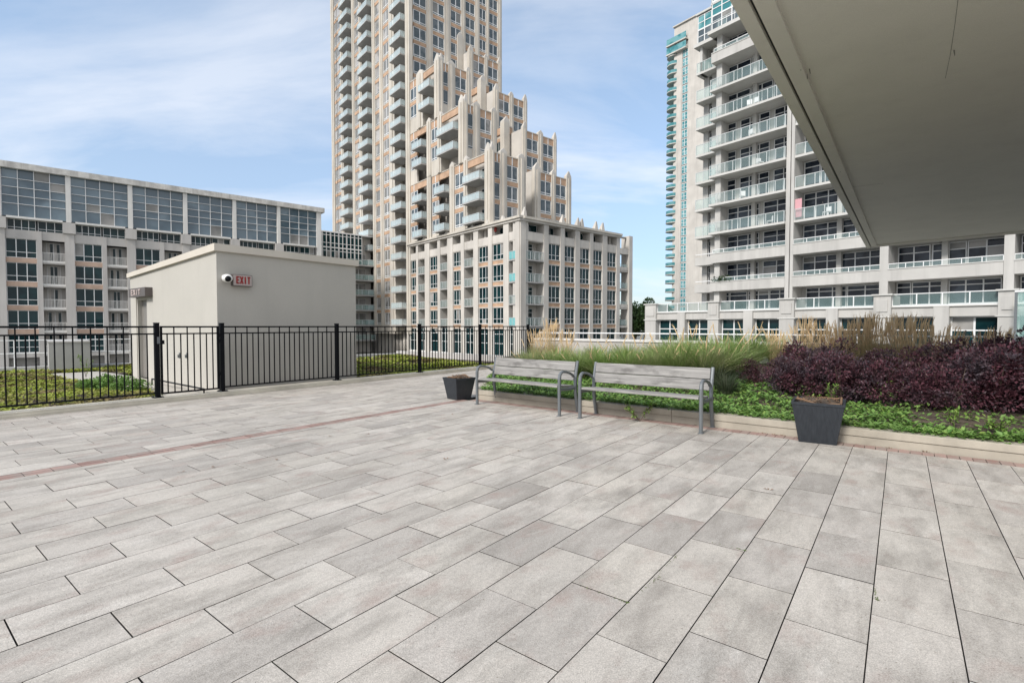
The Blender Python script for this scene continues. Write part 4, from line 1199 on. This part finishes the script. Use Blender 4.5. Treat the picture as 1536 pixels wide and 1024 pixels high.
# =================================================================== planters
def make_pot(w0, w1, h, ribs, label, loc, rz, group='black planters of dead soil'):
    r = empty('planter_pot', loc, rz); tag(r, label, 'planter', group)
    mb = MB(); t = .02
    def ring(w, z): return [(-w,-w,z),(w,-w,z),(w,w,z),(-w,w,z)]
    prof = [(w0,0),(w1*.97,h-.035),(w1,h-.03),(w1,h),(w1-t,h),(w1-t-.01,h-.07)]
    if ribs:
        # ribbed sides: fluted square section
        n = 56; k = mb.mi(M['wicker'])
        def rr(w, z):
            out = []
            for side in range(4):
                for i in range(n):
                    f = -1+2*i/n; d = .003 if i % 2 else 0
                    p_ = (f*w, -w-d); c_, s_ = cos(side*pi/2), sin(side*pi/2)
                    out.append((p_[0]*c_-p_[1]*s_, p_[0]*s_+p_[1]*c_, z))
            return out
        rows = [rr(w, z) for w, z in prof]
    else: rows = [ring(w, z) for w, z in prof]; k = mb.mi(M['wicker'])
    idx = []
    for q in rows: idx.append(len(mb.v)); mb.v += q
    m_ = len(rows[0])
    for a0, b0 in zip(idx, idx[1:]):
        for j in range(m_): mb.f.append((a0+j, a0+(j+1)%m_, b0+(j+1)%m_, b0+j)); mb.m.append(k)
    mb.f.append(tuple(idx[0]+j for j in range(m_))[::-1]); mb.m.append(k)
    o = mb.build('body', r)
    # mound of dry soil with a rim of matting
    rnd = random.Random(int(w1*1000)); N = 10; sm = MB(); sm.smooth = True; ks = sm.mi(M['soil']); w = w1-t-.012
    gi = []
    for i in range(N+1):
        row = []
        for j in range(N+1):
            x, y = -w+2*w*i/N, -w+2*w*j/N; e = (1-(x/w)**4)*(1-(y/w)**4)
            row.append(len(sm.v)); sm.v.append((x, y, h-.06+.085*e+rnd.uniform(-.008,.008)*e))
        gi.append(row)
    for i in range(N):
        for j in range(N): sm.f.append((gi[i][j],gi[i+1][j],gi[i+1][j+1],gi[i][j+1])); sm.m.append(ks)
    sm.build('soil', r)
    lf = MB()
    for i in range(160):
        x, y = rnd.uniform(-w,w)*.92, rnd.uniform(-w,w)*.92; e = (1-(x/w)**4)*(1-(y/w)**4); z = h-.055+.09*e
        a = rnd.uniform(0, 2*pi); l_ = rnd.uniform(.015,.05); wd = l_*.3
        lf.face([(x-wd*sin(a),y+wd*cos(a),z),(x+l_*cos(a),y+l_*sin(a),z+rnd.uniform(0,.02)),(x+wd*sin(a),y-wd*cos(a),z+.004)], M['deadleaf'])
    lf.build('dead_leaves', r)
    mt = MB(); pts = []
    for i in range(25):
        an = 2*pi*i/24; cx = max(-w+.01, min(w-.01, 1.25*w*cos(an))); cy = max(-w+.01, min(w-.01, 1.25*w*sin(an)))
        pts.append((cx, cy, h+.005+.02*sin(an*2+.5)+.012*sin(5*an)))
    mt.tube(pts, .012, M['deadleaf'], 6, False); mt.build('matting_edge', r)
    return r
pc = gp(687, 600)
make_pot(.155, .22, .40, False, 'smooth black square planter seen corner-on beside the left bench', (pc[0]+.0, pc[1]+.19, 0), radians(41))
pl_, pr_ = gp(1199, 663), gp(1257, 668)
ang = atan2(pr_[1]-pl_[1], pr_[0]-pl_[0]); wf = sqrt((pl_[0]-pr_[0])**2+(pl_[1]-pr_[1])**2)/2
cx, cy = (pl_[0]+pr_[0])/2-sin(ang)*wf, (pl_[1]+pr_[1])/2+cos(ang)*wf
make_pot(wf-.005, wf+.072, .475, True, 'ribbed black planter in front of the purple shrubs', (cx+.02, cy, 0), ang-.15)

# =================================================================== planting
def leaf(mb, p, d, up, l, w, mat, fold=.15):
    """pointed leaf quad: p base, d direction, up approx normal"""
    d = d.normalized(); s_ = d.cross(up)
    if s_.length < 1e-3: s_ = d.cross(Vector((1,0,0)))
    s_.normalize(); n_ = s_.cross(d)
    m_ = p+d*l*.5+n_*l*fold*.3
    mb.face([p, m_+s_*w*.5, p+d*l-n_*l*fold*.3, m_-s_*w*.5], mat)
def rv(rnd): 
    while True:
        v = Vector((rnd.uniform(-1,1), rnd.uniform(-1,1), rnd.uniform(-1,1)))
        if .05 < v.length < 1: return v
def shrub_mesh(seed, w, h, nl, lsize, mat, stems=12, nb=22):
    rnd = random.Random(seed); mb = MB(); tw = MB()
    blobs = []
    for i in range(nb):
        a = rnd.uniform(0, 2*pi); r = w*sqrt(rnd.random())*.85; zt = h*(1-.55*(r/w)**2)*rnd.uniform(.7,1.0)
        blobs.append((r*cos(a), r*sin(a), zt*rnd.choice((.35,.6,.85,.9)), rnd.uniform(.13,.27)*w/.5))
    for i in range(nl):
        b = rnd.choice(blobs); d = rv(rnd).normalized(); rr = b[3]*rnd.uniform(.78,1.05)
        p = Vector((b[0],b[1],b[2]))+Vector((d.x*rr, d.y*rr, d.z*rr*.85))
        if p.z < .03: p.z = rnd.uniform(.03,.2)
        out = (d+rv(rnd)*.7+Vector((0,0,.25))).normalized()
        leaf(mb, p, out, rv(rnd)+Vector((0,0,1)), lsize*rnd.uniform(.6,1.3), lsize*rnd.uniform(.45,.75), mat)
    # upright leafy shoots that break the outline
    for i in range(26):
        b = rnd.choice(blobs); q = Vector((b[0], b[1], b[2]+b[3]*.6)); dr = Vector((rnd.uniform(-.35,.35), rnd.uniform(-.35,.35), 1)).normalized(); L_ = rnd.uniform(.08,.26)*h/.8
        tw.tube([q, q+dr*L_], .003, M['twig'], 3, False)
        for k in range(9):
            pp_ = q+dr*L_*(k/8); leaf(mb, pp_, (dr*.5+rv(rnd)).normalized(), Vector((0,0,1)), lsize*rnd.uniform(.5,1), lsize*.5, mat)
    for i in range(stems):
        b = rnd.choice(blobs); tw.tube([(b[0]*.15,b[1]*.15,0),(b[0]*.6,b[1]*.6,b[2]*.55),(b[0],b[1],b[2])], [.012,.008,.004], M['twig'], 4, False)
    return mb.mesh('foliage'), tw.mesh('stems')
shr = [shrub_mesh(11+i, .52, .86, 4200, .050, M['purple']) for i in range(4)]
def put_plant(name, meshes, parts, loc, rz, sc, label, cat, group):
    r = empty(name, loc, rz); r.scale = sc; tag(r, label, cat, group)
    for me, pn in zip(meshes, parts):
        if me is None: continue
        o = bpy.data.objects.new(pn, me); COL.objects.link(o); o.parent = r
    return r
def on_bed(u, v, zg=.2):
    for _ in range(6):
        p = gp(u, v, zg); a, b = to_ab(p); zg = soil_z(a, b)
    return p[0], p[1], zg-.02
rnd = random.Random(21)
# purple shrubs (survey: where each clump meets the ground)
PS = [(1128,576,.58),(1170,590,.72),(1215,592,.9),(1262,602,.95),(1316,606,.80),(1372,612,.80),(1430,614,.85),(1492,616,1.08),(1545,618,1.18),
      (1190,566,.92),(1250,570,1.02),(1318,572,.78),(1388,575,.84),(1452,576,1.08),(1520,578,1.15),(1600,625,1.1)]
where = ['leftmost, low and reddish, next to the green grass','second from the left in the front row','left of the ribbed planter','directly behind the ribbed planter',
 'just right of the ribbed planter','third to the right of the ribbed planter, front row','in front of bare soil, middle right','above the bare soil near the right edge','front row, at the right edge of the view',
 'back row, behind the leftmost pair','back row, tallest peak left of the tan grasses','back row, in the dip below the tan grasses','back row, rounded one under the tan plumes','back row, under the podium window','back row, tall one at the right edge','beyond the right edge, nearest to the kerb']
for i, (u, v, s_) in enumerate(PS):
    x, y, z = on_bed(u, v); w_ = s_*rnd.uniform(.95,1.1)
    put_plant('purple_shrub', shr[i % 4], ('foliage','stems'), (x, y, z), rnd.uniform(0, 6.28), (w_*.95, w_*.95, s_*rnd.uniform(.86,1.1)), 'dark purple leaved shrub, '+where[i], 'shrub', 'purple shrubs in the planting bed')
# ornamental grasses
def grass_mesh(seed, n, h, spread, mat, plumes=0, pm=None, droop=.8, w=.007, tall=1.0):
    rnd = random.Random(seed); mb = MB(); pb = MB()
    for i in range(n):
        a = rnd.uniform(0, 2*pi); r0 = rnd.random()**.7*.12; L_ = h*rnd.uniform(.55,1.1); lean = rnd.uniform(.1,1)*spread
        x, y = r0*cos(a), r0*sin(a); az = a+rnd.uniform(-.5,.5); pts = []
        for k in range(5):
            t = k/4; rad = lean*t**1.6; zz = L_*(t-droop*lean*.55*t**3)
            pts.append(Vector((x+rad*cos(az), y+rad*sin(az), max(.0, zz))))
        sd = Vector((-sin(az+rnd.uniform(-1,1)), cos(az+rnd.uniform(-1,1)), 0)).normalized(); ww = w*rnd.uniform(.6,1.3)
        i0 = len(mb.v); k_ = mb.mi(mat)
        for k, q in enumerate(pts):
            f = ww*(1-k/4.3)
            mb.v.append(tuple(q-sd*f)); mb.v.append(tuple(q+sd*f))
        for k in range(4): mb.f.append((i0+2*k, i0+2*k+1, i0+2*k+3, i0+2*k+2)); mb.m.append(k_)
    for i in range(plumes):
        a = rnd.uniform(0, 2*pi); r0 = rnd.random()*.15; L_ = h*tall*rnd.uniform(.62,1.18); lean = rnd.uniform(.02,.62)*spread
        p0 = Vector((r0*cos(a), r0*sin(a), 0)); tip = Vector(((r0+lean)*cos(a), (r0+lean)*sin(a), L_)); q = p0.lerp(tip, .74)+Vector((0,0,.02))
        pb.tube([p0, q], .0016, pm, 3, False)
        pb.tube([q, q.lerp(tip,.3), q.lerp(tip,.7), tip+Vector((.02*cos(a),.02*sin(a),-.005))], [.003,.009,.007,.001], pm, 5, False)
        for k in range(14):
            t = rnd.random(); b = q.lerp(tip, t); leaf(pb, b, (tip-q).normalized()+rv(rnd)*.35, rv(rnd), .035, .008, pm)
    return mb.mesh('blades'), (pb.mesh('plumes') if plumes else None)
gg = [grass_mesh(31+i, 800, .74, .78, M['ggrass'], 7, M['tan'], .85, .0085, 1.08) for i in range(3)]
gd = [grass_mesh(41+i, 420, .62, .6, M['dgrass']) for i in range(2)]
tg = [grass_mesh(51+i, 300, .80, .38, M['tanblade'], 60, M['tan'], .5, .006, 1.40) for i in range(3)]
GG = [(800,562,.9),(832,566,.95),(868,568,.95),(905,570,1.0),(942,572,1.0),(980,574,1.02),(1018,574,1.1),(1056,575,1.15),(1092,570,1.1),(845,552,.85),(890,552,.85),(940,553,.9),(990,553,.95),(1035,553,1.12),(1080,552,1.15),(1125,548,1.1),(1165,545,1.0),(1012,562,1.1)]
gw = ['above the left bench, far left end','above the left bench, near its middle','above the gap between the benches','above the left post of the right bench','behind the middle of the right bench','behind the right bench, right of its middle','in front of the dark grass, low','between dark grass and purple shrub','touching the leftmost purple shrub',
      'back row, under the open podium corner','back row, below the podium windows','back row, before the distant trees','back row, below the pale podium pilaster','back row, the tall arching one','back row, tall with pale seed heads','back row, left of the first tan plumes','back row, behind the purple peak','mid row, the bushy one in the centre']
for i, (u, v, s_) in enumerate(GG):
    x, y, z = on_bed(u, v)
    s_ *= 1.1 if u < 1000 else 1.15
    put_plant('fountain_grass', gg[i % 3], ('blades','plumes'), (x, y, z), rnd.uniform(0, 6.28), (s_*1.1, s_*1.1, s_), 'green arching grass clump '+gw[i], 'ornamental grass', 'green grass clumps in the planting bed')
GD = [(762,560,.75),(782,556,.8),(1040,580,.8),(1075,582,.85),(1090,592,.7),(1020,577,.6)]
dw = ['at the fence end, left of the others','at the fence end, under the thick end post','behind the right arm of the right bench','between the right bench and the purple shrubs','low in front of the leftmost purple shrub','behind the right half of the right bench']
for i, (u, v, s_) in enumerate(GD):
    x, y, z = on_bed(u, v)
    put_plant('dark_grass', gd[i % 2], ('blades',), (x, y, z), rnd.uniform(0, 6.28), (s_*1.1, s_*1.1, s_), 'dark bronze green grass clump '+dw[i], 'ornamental grass', 'dark grass clumps in the planting bed')
TG = [(806,540,.98),(826,541,1.0),(848,543,.82),(1165,548,.92),(1205,549,1.02),(1232,552,1.05),(1262,552,1.0),(1290,554,1.02),(1318,556,1.05),(1346,556,1.1),(1374,557,1.1),(1402,558,1.05),(1430,558,.92),(1300,546,1.1),(1355,546,1.12),(1470,556,.95),(1500,558,.9),(1245,545,1.0)]
twh = ['leftmost, at the fence end post','second from the left, over the left bench','short one over the left bench','pale and sparse, above the leftmost purple shrub','left of the pale podium pilaster','before the pale podium pilaster','right of the podium pilaster','left part of the dense row','below the second podium pilaster','centre of the dense row','tallest plumes of the dense row','right part of the dense row','right end of the dense row','back row, left of centre','back row, right of centre','standing alone before the podium window','standing alone before the right pilaster','back row, first behind the purple peak']
for i, (u, v, s_) in enumerate(TG):
    x, y, z = on_bed(u, v)
    put_plant('reed_grass', tg[i % 3], ('blades','plumes'), (x, y, z), rnd.uniform(0, 6.28), (s_*1.1, s_*1.1, s_*.9*rnd.uniform(.84,1.1)), 'straw coloured plumed grass, '+twh[i], 'ornamental grass', 'straw plumed grasses in the planting bed')
# ground cover
def cover_h(a, b): return .05+.055*(sin(a*5.1+b*2.2)*.5+.5)*(sin(b*3.7-a*1.3)*.5+.5)+.03*sin(a*11)*sin(b*9)
cv = MB(); rnd = random.Random(5)
def bed_left(a): return bC+min(1, (a-aK)/(12.8-aK))*(bF-bC)
cnt = 0
while cnt < 46000:
    a = aK+.12+(rnd.random()**1.35)*4.6; b = rnd.uniform(bed_left(a)+.1, 4.2)
    x, y = ab(a, b)
    if y < 1: continue
    # bare soil patch at the right
    if b > .1 and a > aK+.62 and b < 1.9 and rnd.random() < .85: continue
    if b > -1.6 and a > aK+1.9 and rnd.random() < .8: continue
    if (sin(a*7.3+b*5.1)+sin(b*9.7-a*3.3)) > 1.3 and rnd.random() < .8: continue
    h = cover_h(a, b)*rnd.random()**.5; z = max(soil_z(a, b)-.02, KH-.02 if a < aK+.25 else 0)+h
    az = rnd.uniform(0, 2*pi); d = Vector((cos(az), sin(az), rnd.uniform(-.2,.9))); sc_ = rnd.uniform(.6,1.3)*(1.25 if a > aK+2.5 else 1)
    leaf(cv, Vector((x,y,z)), d, rv(rnd)*.5+Vector((0,0,1)), .066*sc_, .034*sc_, M['cover'] if rnd.random() < .88 else M['cover_hi']); cnt += 1
# trailing over the kerb
for i in range(2600):
    b = rnd.uniform(bC+.1, 3.4); k = sin(b*4.1)+sin(b*9.3+1)
    if k < .1 and rnd.random() < .75: continue
    a = aK+rnd.uniform(.02,.22)-.0; x, y = ab(a, b); az = rnd.uniform(0, 2*pi)
    leaf(cv, Vector((x,y,KH+rnd.uniform(.0,.06))), Vector((cos(az), sin(az), rnd.uniform(-.3,.6))), Vector((0,0,1))+rv(rnd)*.4, .05, .026, M['cover'])
tag(cv.build('ground_cover'), 'low mat of green leafy ground cover in the planting bed', 'ground cover', kind='stuff')
# small weeds that stand up
def weed(u, v, z, h, label, spread=.16, n=60, name='weed', zz=None):
    x, y = gp(u, v, z); mb = MB(); r = empty(name, (x, y, z)); tag(r, label, 'weed', 'weeds in and around the bed')
    rn = random.Random(int(u)); tw = MB()
    for s_ in range(5):
        a = rn.uniform(0, 6.28); tip = Vector((spread*cos(a), spread*sin(a), h*rn.uniform(.6,1))); tw.tube([(0,0,0), tip*.5+Vector((0,0,h*.15)), tip], .004, M['twig'], 4, False)
        for k in range(n//5):
            t = rn.uniform(.25,1); leaf(mb, tip*t+Vector((0,0,h*.2*t*(1-t))), rv(rn)+Vector((0,0,.3)), Vector((0,0,1)), .06, .022, M['cover_hi'])
    mb.build('leaves', r); tw.build('stems', r)
weed(1250, 604, .25, .27, 'bright green upright weed just behind the ribbed planter', .10)
weed(960, 632, .0, .26, 'weed growing from the kerb joint under the right bench', .22, 110)
weed(1427, 640, .2, .24, 'small pale weed before the bare soil at the right', .07)
weed(1500, 648, .2, .16, 'broad yellow green weed near the kerb at the right edge', .13, 90)
weed(1225, 615, .2, .2, 'tiny weed left of the ribbed planter', .08)
weed(129, 566, .05, .62, 'grey green sapling on the green roof before the vent box', .14, 110, 'sapling')
# sedum roof
sd = MB(); rnd = random.Random(9); cnt = 0
def sed(x, y, s_=1):
    n_ = (sin(x*1.9+y*1.1)+sin(y*2.3-x*.7))*.5
    z = .03+.05*max(0, n_)*s_
    for k in range(3):
        az = rnd.uniform(0, 2*pi); leaf(sd, Vector((x+rnd.uniform(-.05,.05), y+rnd.uniform(-.05,.05), z)), Vector((cos(az), sin(az), rnd.uniform(.1,1))), Vector((0,0,1)), .085*s_, .05*s_, M['sedum'])
cnt = 0
while cnt < 15000:
    t = rnd.uniform(-28, tE); o_ = -rnd.uniform(.4, 13); p_ = Eo(t, o_); a, b = to_ab(p_)
    if b > lawn_b-.03 or a > aP or p_[1] < 4: continue
    if in_house(p_) or in_poly(p_, path_poly): continue
    if Ka < a < Ka+HL and b > Kb: continue
    if a < -3: continue
    if sin(p_[0]*1.3)*sin(p_[1]*1.1+1) > .62 and rnd.random() < .7: continue
    sed(p_[0], p_[1], 1.0+(p_[1] > 14)*.5); cnt += 1
tag(sd.build('sedum_cover'), 'yellow green sedum cover of the green roof behind the fence', 'ground cover', kind='stuff')
# bush beside the path
def bush(u, v, w, h, label):
    x, y = gp(u, v, .03); a_, b_ = shrub_mesh(int(u*7), w, h, 1300, .05, M['cover'], 6, 16)
    put_plant('low_bush', (a_, b_), ('foliage','stems'), (x, y, .02), 0, (1,1,1), label, 'bush', 'low bushes on the green roof')
bush(195, 586, .30, .20, 'low green bush beside the path at the gate'); bush(163, 578, .30, .18, 'low dark bush left of the path on the green roof'); bush(135, 583, .3, .14, 'flat low bush in front of the sapling')
# litter on the paving
lt = random.Random(17)
for i in range(46):
    if i < 30: b = lt.uniform(bC+.3, 3.6); a = aK-lt.uniform(.0,.14)
    else: a = lt.uniform(1.5, 6.8); b = lt.uniform(-6, 2.5)
    x, y = ab(a, b); mb = MB(); az = lt.uniform(0, 6.28)
    for k in range(3): leaf(mb, Vector((lt.uniform(-.01,.01), lt.uniform(-.01,.01), .004)), Vector((cos(az+k*1.3), sin(az+k*1.3), .25)), Vector((0,0,1)), lt.uniform(.02,.045), .016, M['deadleaf'])
    o = mb.build('fallen_leaf'); o.location = (x, y, .002); tag(o, 'small curled brown fallen leaf on the paving by the bed' if i < 30 else 'small brown fallen leaf out on the open paving', 'leaf', 'fallen leaves by the kerb' if i < 30 else 'fallen leaves on open paving')

# =================================================================== things on the neighbouring terraces
def item_at(F, u, v, o, z): 
    s_ = F.s_at(u, v); x, y, _ = F.pt(s_, o, 0); return x, y, z
zf = levels[0]+.22
for i, (u, n) in enumerate(((1075, 1), (1089, 2))):
    x, y, z = item_at(FRt, u, 420, -.15, levels[0]+.95)
    a_, b_ = shrub_mesh(70+i, .6, .6, 500, .12, M['tree'], 4, 12)
    put_plant('balcony_shrub', (a_, b_), ('foliage','stems'), (x, y, z), 0, (1.1,1.1,1.0), 'leafy green shrub on the solid parapet of the white block, %s of the pair' % ('left' if i == 0 else 'right'), 'shrub', 'shrubs on the white block parapet')
x, y, z = item_at(FRt, 1196, 320, -.2, levels[2]+.3)
mb = MB(); mb.fbox(Face((0,0), dR, nR), -.3, .3, -.03, .03, .2, 1.9, M['pink']); mb.fbox(Face((0,0), dR, nR), -.25, .25, -.06, -.031, 1.2, 1.88, M['red'])
o = mb.build('hanging_towel'); o.location = (x, y, z); tag(o, 'pink towel hanging at the end of a balcony of the white block', 'towel')
def chair(F, u, k, o_, label, mat=None):
    x, y, z = item_at(F, u, 300, o_, levels[k]+.24)
    r = empty('patio_chair', (x, y, z), random.uniform(0, 6)); tag(r, label, 'chair', 'chairs on the white block balconies'); mt = mat or M['white']
    mb = MB(); mb.box(-.25,.25,-.25,.25,.4,.45,mt); mb.build('seat', r)
    mb = MB(); mb.box(-.25,.25,.21,.25,.45,.9,mt); mb.build('backrest', r)
    for sx in (-.22,.22):
        for sy in (-.22,.22): mb = MB(); mb.box(sx-.02,sx+.02,sy-.02,sy+.02,0,.4,mt); mb.build('leg', r)
for u, k, t_ in ((1118,6,'on the left bay, third balcony from the top'), (1130,6,'beside another on the third balcony from the top'), (1122,5,'on the left bay balcony one level lower'), (1134,4,'on the fourth glass balcony of the left bay'), (1236,2,'on the right bay beside the overhang'), (1150,2,'on the lowest glass balcony'), (1108,3,'on the second lowest glass balcony')):
    chair(FRt, u, k, -.7, 'white patio chair '+t_)
# glass wind screen at the far right of the podium terrace
FG = FRt.shift(3.6)
a, b = FG.s_at(1625, 460), FG.s_at(1525.5, 460)
x, y, _ = FG.pt((a+b)/2, 0, 0)
gs = empty('glass_screen', (x, y, EYE-1.5)); tag(gs, 'green glass screen with white frame at the right edge before the podium', 'glass screen')
z0, z1 = EYE-1.2, FG.z_at(1530, 438)
mb = MB(); mb.fbox(FG, a, b, -.02, .02, z0, z1, M['rail_g']); mb.build('glass', gs, tuple(gs.location))
mb = MB(); mb.fbox(FG, b-.02, b+.12, -.06, .06, z0, z1, M['steel']); mb.fbox(FG, a, b+.12, -.08, .08, z1, z1+.12, M['white']); mb.build('frame', gs, tuple(gs.location))
# =================================================================== far trees
def far_tree(u, dist, h, w, seed, label):
    rn = random.Random(seed); x = (u-768)/F_PX*dist; r = empty('tree', (x, dist, BASE)); tag(r, label, 'tree', 'trees beyond the gap between the buildings')
    tr = MB(); tr.tube([(0,0,0),(.2,0,h*.3),(0,.2,h*.6)], [.5,.4,.2], M['bark'], 7)
    cr = MB(); bl = []
    for i in range(16):
        d = rv(rn); c = Vector((d.x*w*.7, d.y*w*.7, h*.60+d.z*h*.30)); bl.append((c, rn.uniform(.22,.36)*w))
        tr.tube([(0,0,h*.35), tuple(c)], [.15,.05], M['bark'], 5)
    for i in range(2600):
        c, rr = rn.choice(bl); d = rv(rn).normalized(); p_ = c+d*rr*rn.uniform(.6,1.08)
        leaf(cr, p_, (d+rv(rn)).normalized(), rv(rn), .75*rn.uniform(.6,1.2), .5, M['tree'])
    tr.build('trunk', r); cr.build('crown', r)
for i, (u, d, h, w) in enumerate(((952,140,12.2,4.5),(967,150,13.8,5.0),(978,165,12.5,5.5),(1000,160,12,5),(940,170,12,5),(988,130,8.5,3.5))):
    far_tree(u, d, h, w, 60+i, 'dark green tree in the gap between the buildings, '+['left of the pair in view','tallest one next to the pale pilaster','just behind the pale pilaster','hidden mostly behind the podium','mostly behind the open podium corner','small one low beside the pilaster'][i])

# =================================================================== camera, light, sky
cd = bpy.data.cameras.new('camera'); cam = bpy.data.objects.new('camera', cd); COL.objects.link(cam)
cam.location = (0, 0, EYE); cam.rotation_euler = (pi/2-TH, 0, 0)
cd.sensor_width = 36; cd.lens = 36*F_PX/1536; cd.clip_end = 5000; cd.clip_start = .05
scene.camera = cam
SE, SAZ = 40, -140      # elevation, azimuth clockwise from +Y
sl = bpy.data.lights.new('sun', 'SUN'); so = bpy.data.objects.new('sun', sl); COL.objects.link(so)
sl.energy = 1.85; sl.angle = radians(13); sl.color = (1, .95, .895)
dv = Vector((sin(radians(SAZ))*cos(radians(SE)), cos(radians(SAZ))*cos(radians(SE)), sin(radians(SE))))
so.rotation_euler = dv.to_track_quat('Z', 'Y').to_euler()
w = bpy.data.worlds.new('World'); scene.world = w; w.use_nodes = True; n = w.node_tree
bg = n.nodes['Background']
sky = n.nodes.new('ShaderNodeTexSky'); sky.sky_type = 'NISHITA'; sky.sun_disc = False
sky.sun_elevation = radians(SE); sky.sun_rotation = radians(SAZ); sky.air_density = 1.0; sky.dust_density = .6; sky.ozone_density = 1.5
tc = n.nodes.new('ShaderNodeTexCoord')
# cloud sheets: direction projected on a flat layer so that they stretch towards the horizon
sx = n.nodes.new('ShaderNodeSeparateXYZ'); n.links.new(tc.outputs['Generated'], sx.inputs[0])
def mth(op, a, b=None):
    x = n.nodes.new('ShaderNodeMath'); x.operation = op
    for i, v in ((0, a), (1, b)):
        if v is None: continue
        if hasattr(v, 'is_output'): n.links.new(v, x.inputs[i])
        else: x.inputs[i].default_value = v
    return x.outputs[0]
zz = mth('ADD', mth('MAXIMUM', sx.outputs[2], 0), .22)
cx_ = n.nodes.new('ShaderNodeCombineXYZ'); n.links.new(mth('DIVIDE', sx.outputs[0], zz), cx_.inputs[0]); n.links.new(mth('DIVIDE', sx.outputs[1], zz), cx_.inputs[1])
nz = node(n, 'ShaderNodeTexNoise', Scale=1.25, Detail=8, Roughness=.56, Distortion=.5); 
mpn = n.nodes.new('ShaderNodeMapping'); mpn.inputs['Location'].default_value = (3.1, 1.7, 0); mpn.inputs['Scale'].default_value = (.6, 1.5, 1)
n.links.new(cx_.outputs[0], mpn.inputs[0]); n.links.new(mpn.outputs[0], nz.inputs[0])
cl = ramp(n, nz.outputs['Fac'], .44, .66)
# more veil near the horizon
veil = ramp(n, sx.outputs[2], .02, .42, (.32,.32,.32), (.16,.16,.16))
# a broad bright cloud bank added behind the viewer, unseen, to lift shaded walls
fill_bank = ramp(n, mth('MULTIPLY', sx.outputs[1], -1.0), -.25, .35, (0,0,0), (.85,.85,.85))
fac = mth('MINIMUM', mth('ADD', mth('ADD', mth('MULTIPLY', cl, .42), veil), fill_bank), 1.0)
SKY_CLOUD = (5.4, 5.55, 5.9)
st_ = n.nodes.new('ShaderNodeValToRGB'); n.links.new(sx.outputs[2], st_.inputs[0]); el = st_.color_ramp.elements
el[0].position = 0; el[0].color = (.47,.51,.56,1); el[1].position = .75; el[1].color = (1.3,1.33,1.22,1)
for p_, c_ in ((.12,(.60,.72,.82)), (.28,(.88,.97,1.0)), (.45,(1.14,1.2,1.15))):
    k_ = el.new(p_); k_.color = (*c_, 1)
sky_tint = st_.outputs[0]
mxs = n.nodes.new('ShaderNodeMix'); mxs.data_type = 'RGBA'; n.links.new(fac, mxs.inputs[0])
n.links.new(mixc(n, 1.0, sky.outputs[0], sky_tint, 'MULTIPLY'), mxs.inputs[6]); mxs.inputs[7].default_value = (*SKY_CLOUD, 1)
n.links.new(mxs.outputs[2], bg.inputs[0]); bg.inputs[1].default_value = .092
scene.view_settings.view_transform = 'Standard'; scene.view_settings.look = 'None'
scene.view_settings.exposure = 1.05
scene.render.engine = 'CYCLES'
scene.cycles.max_bounces = 6; scene.cycles.transparent_max_bounces = 12
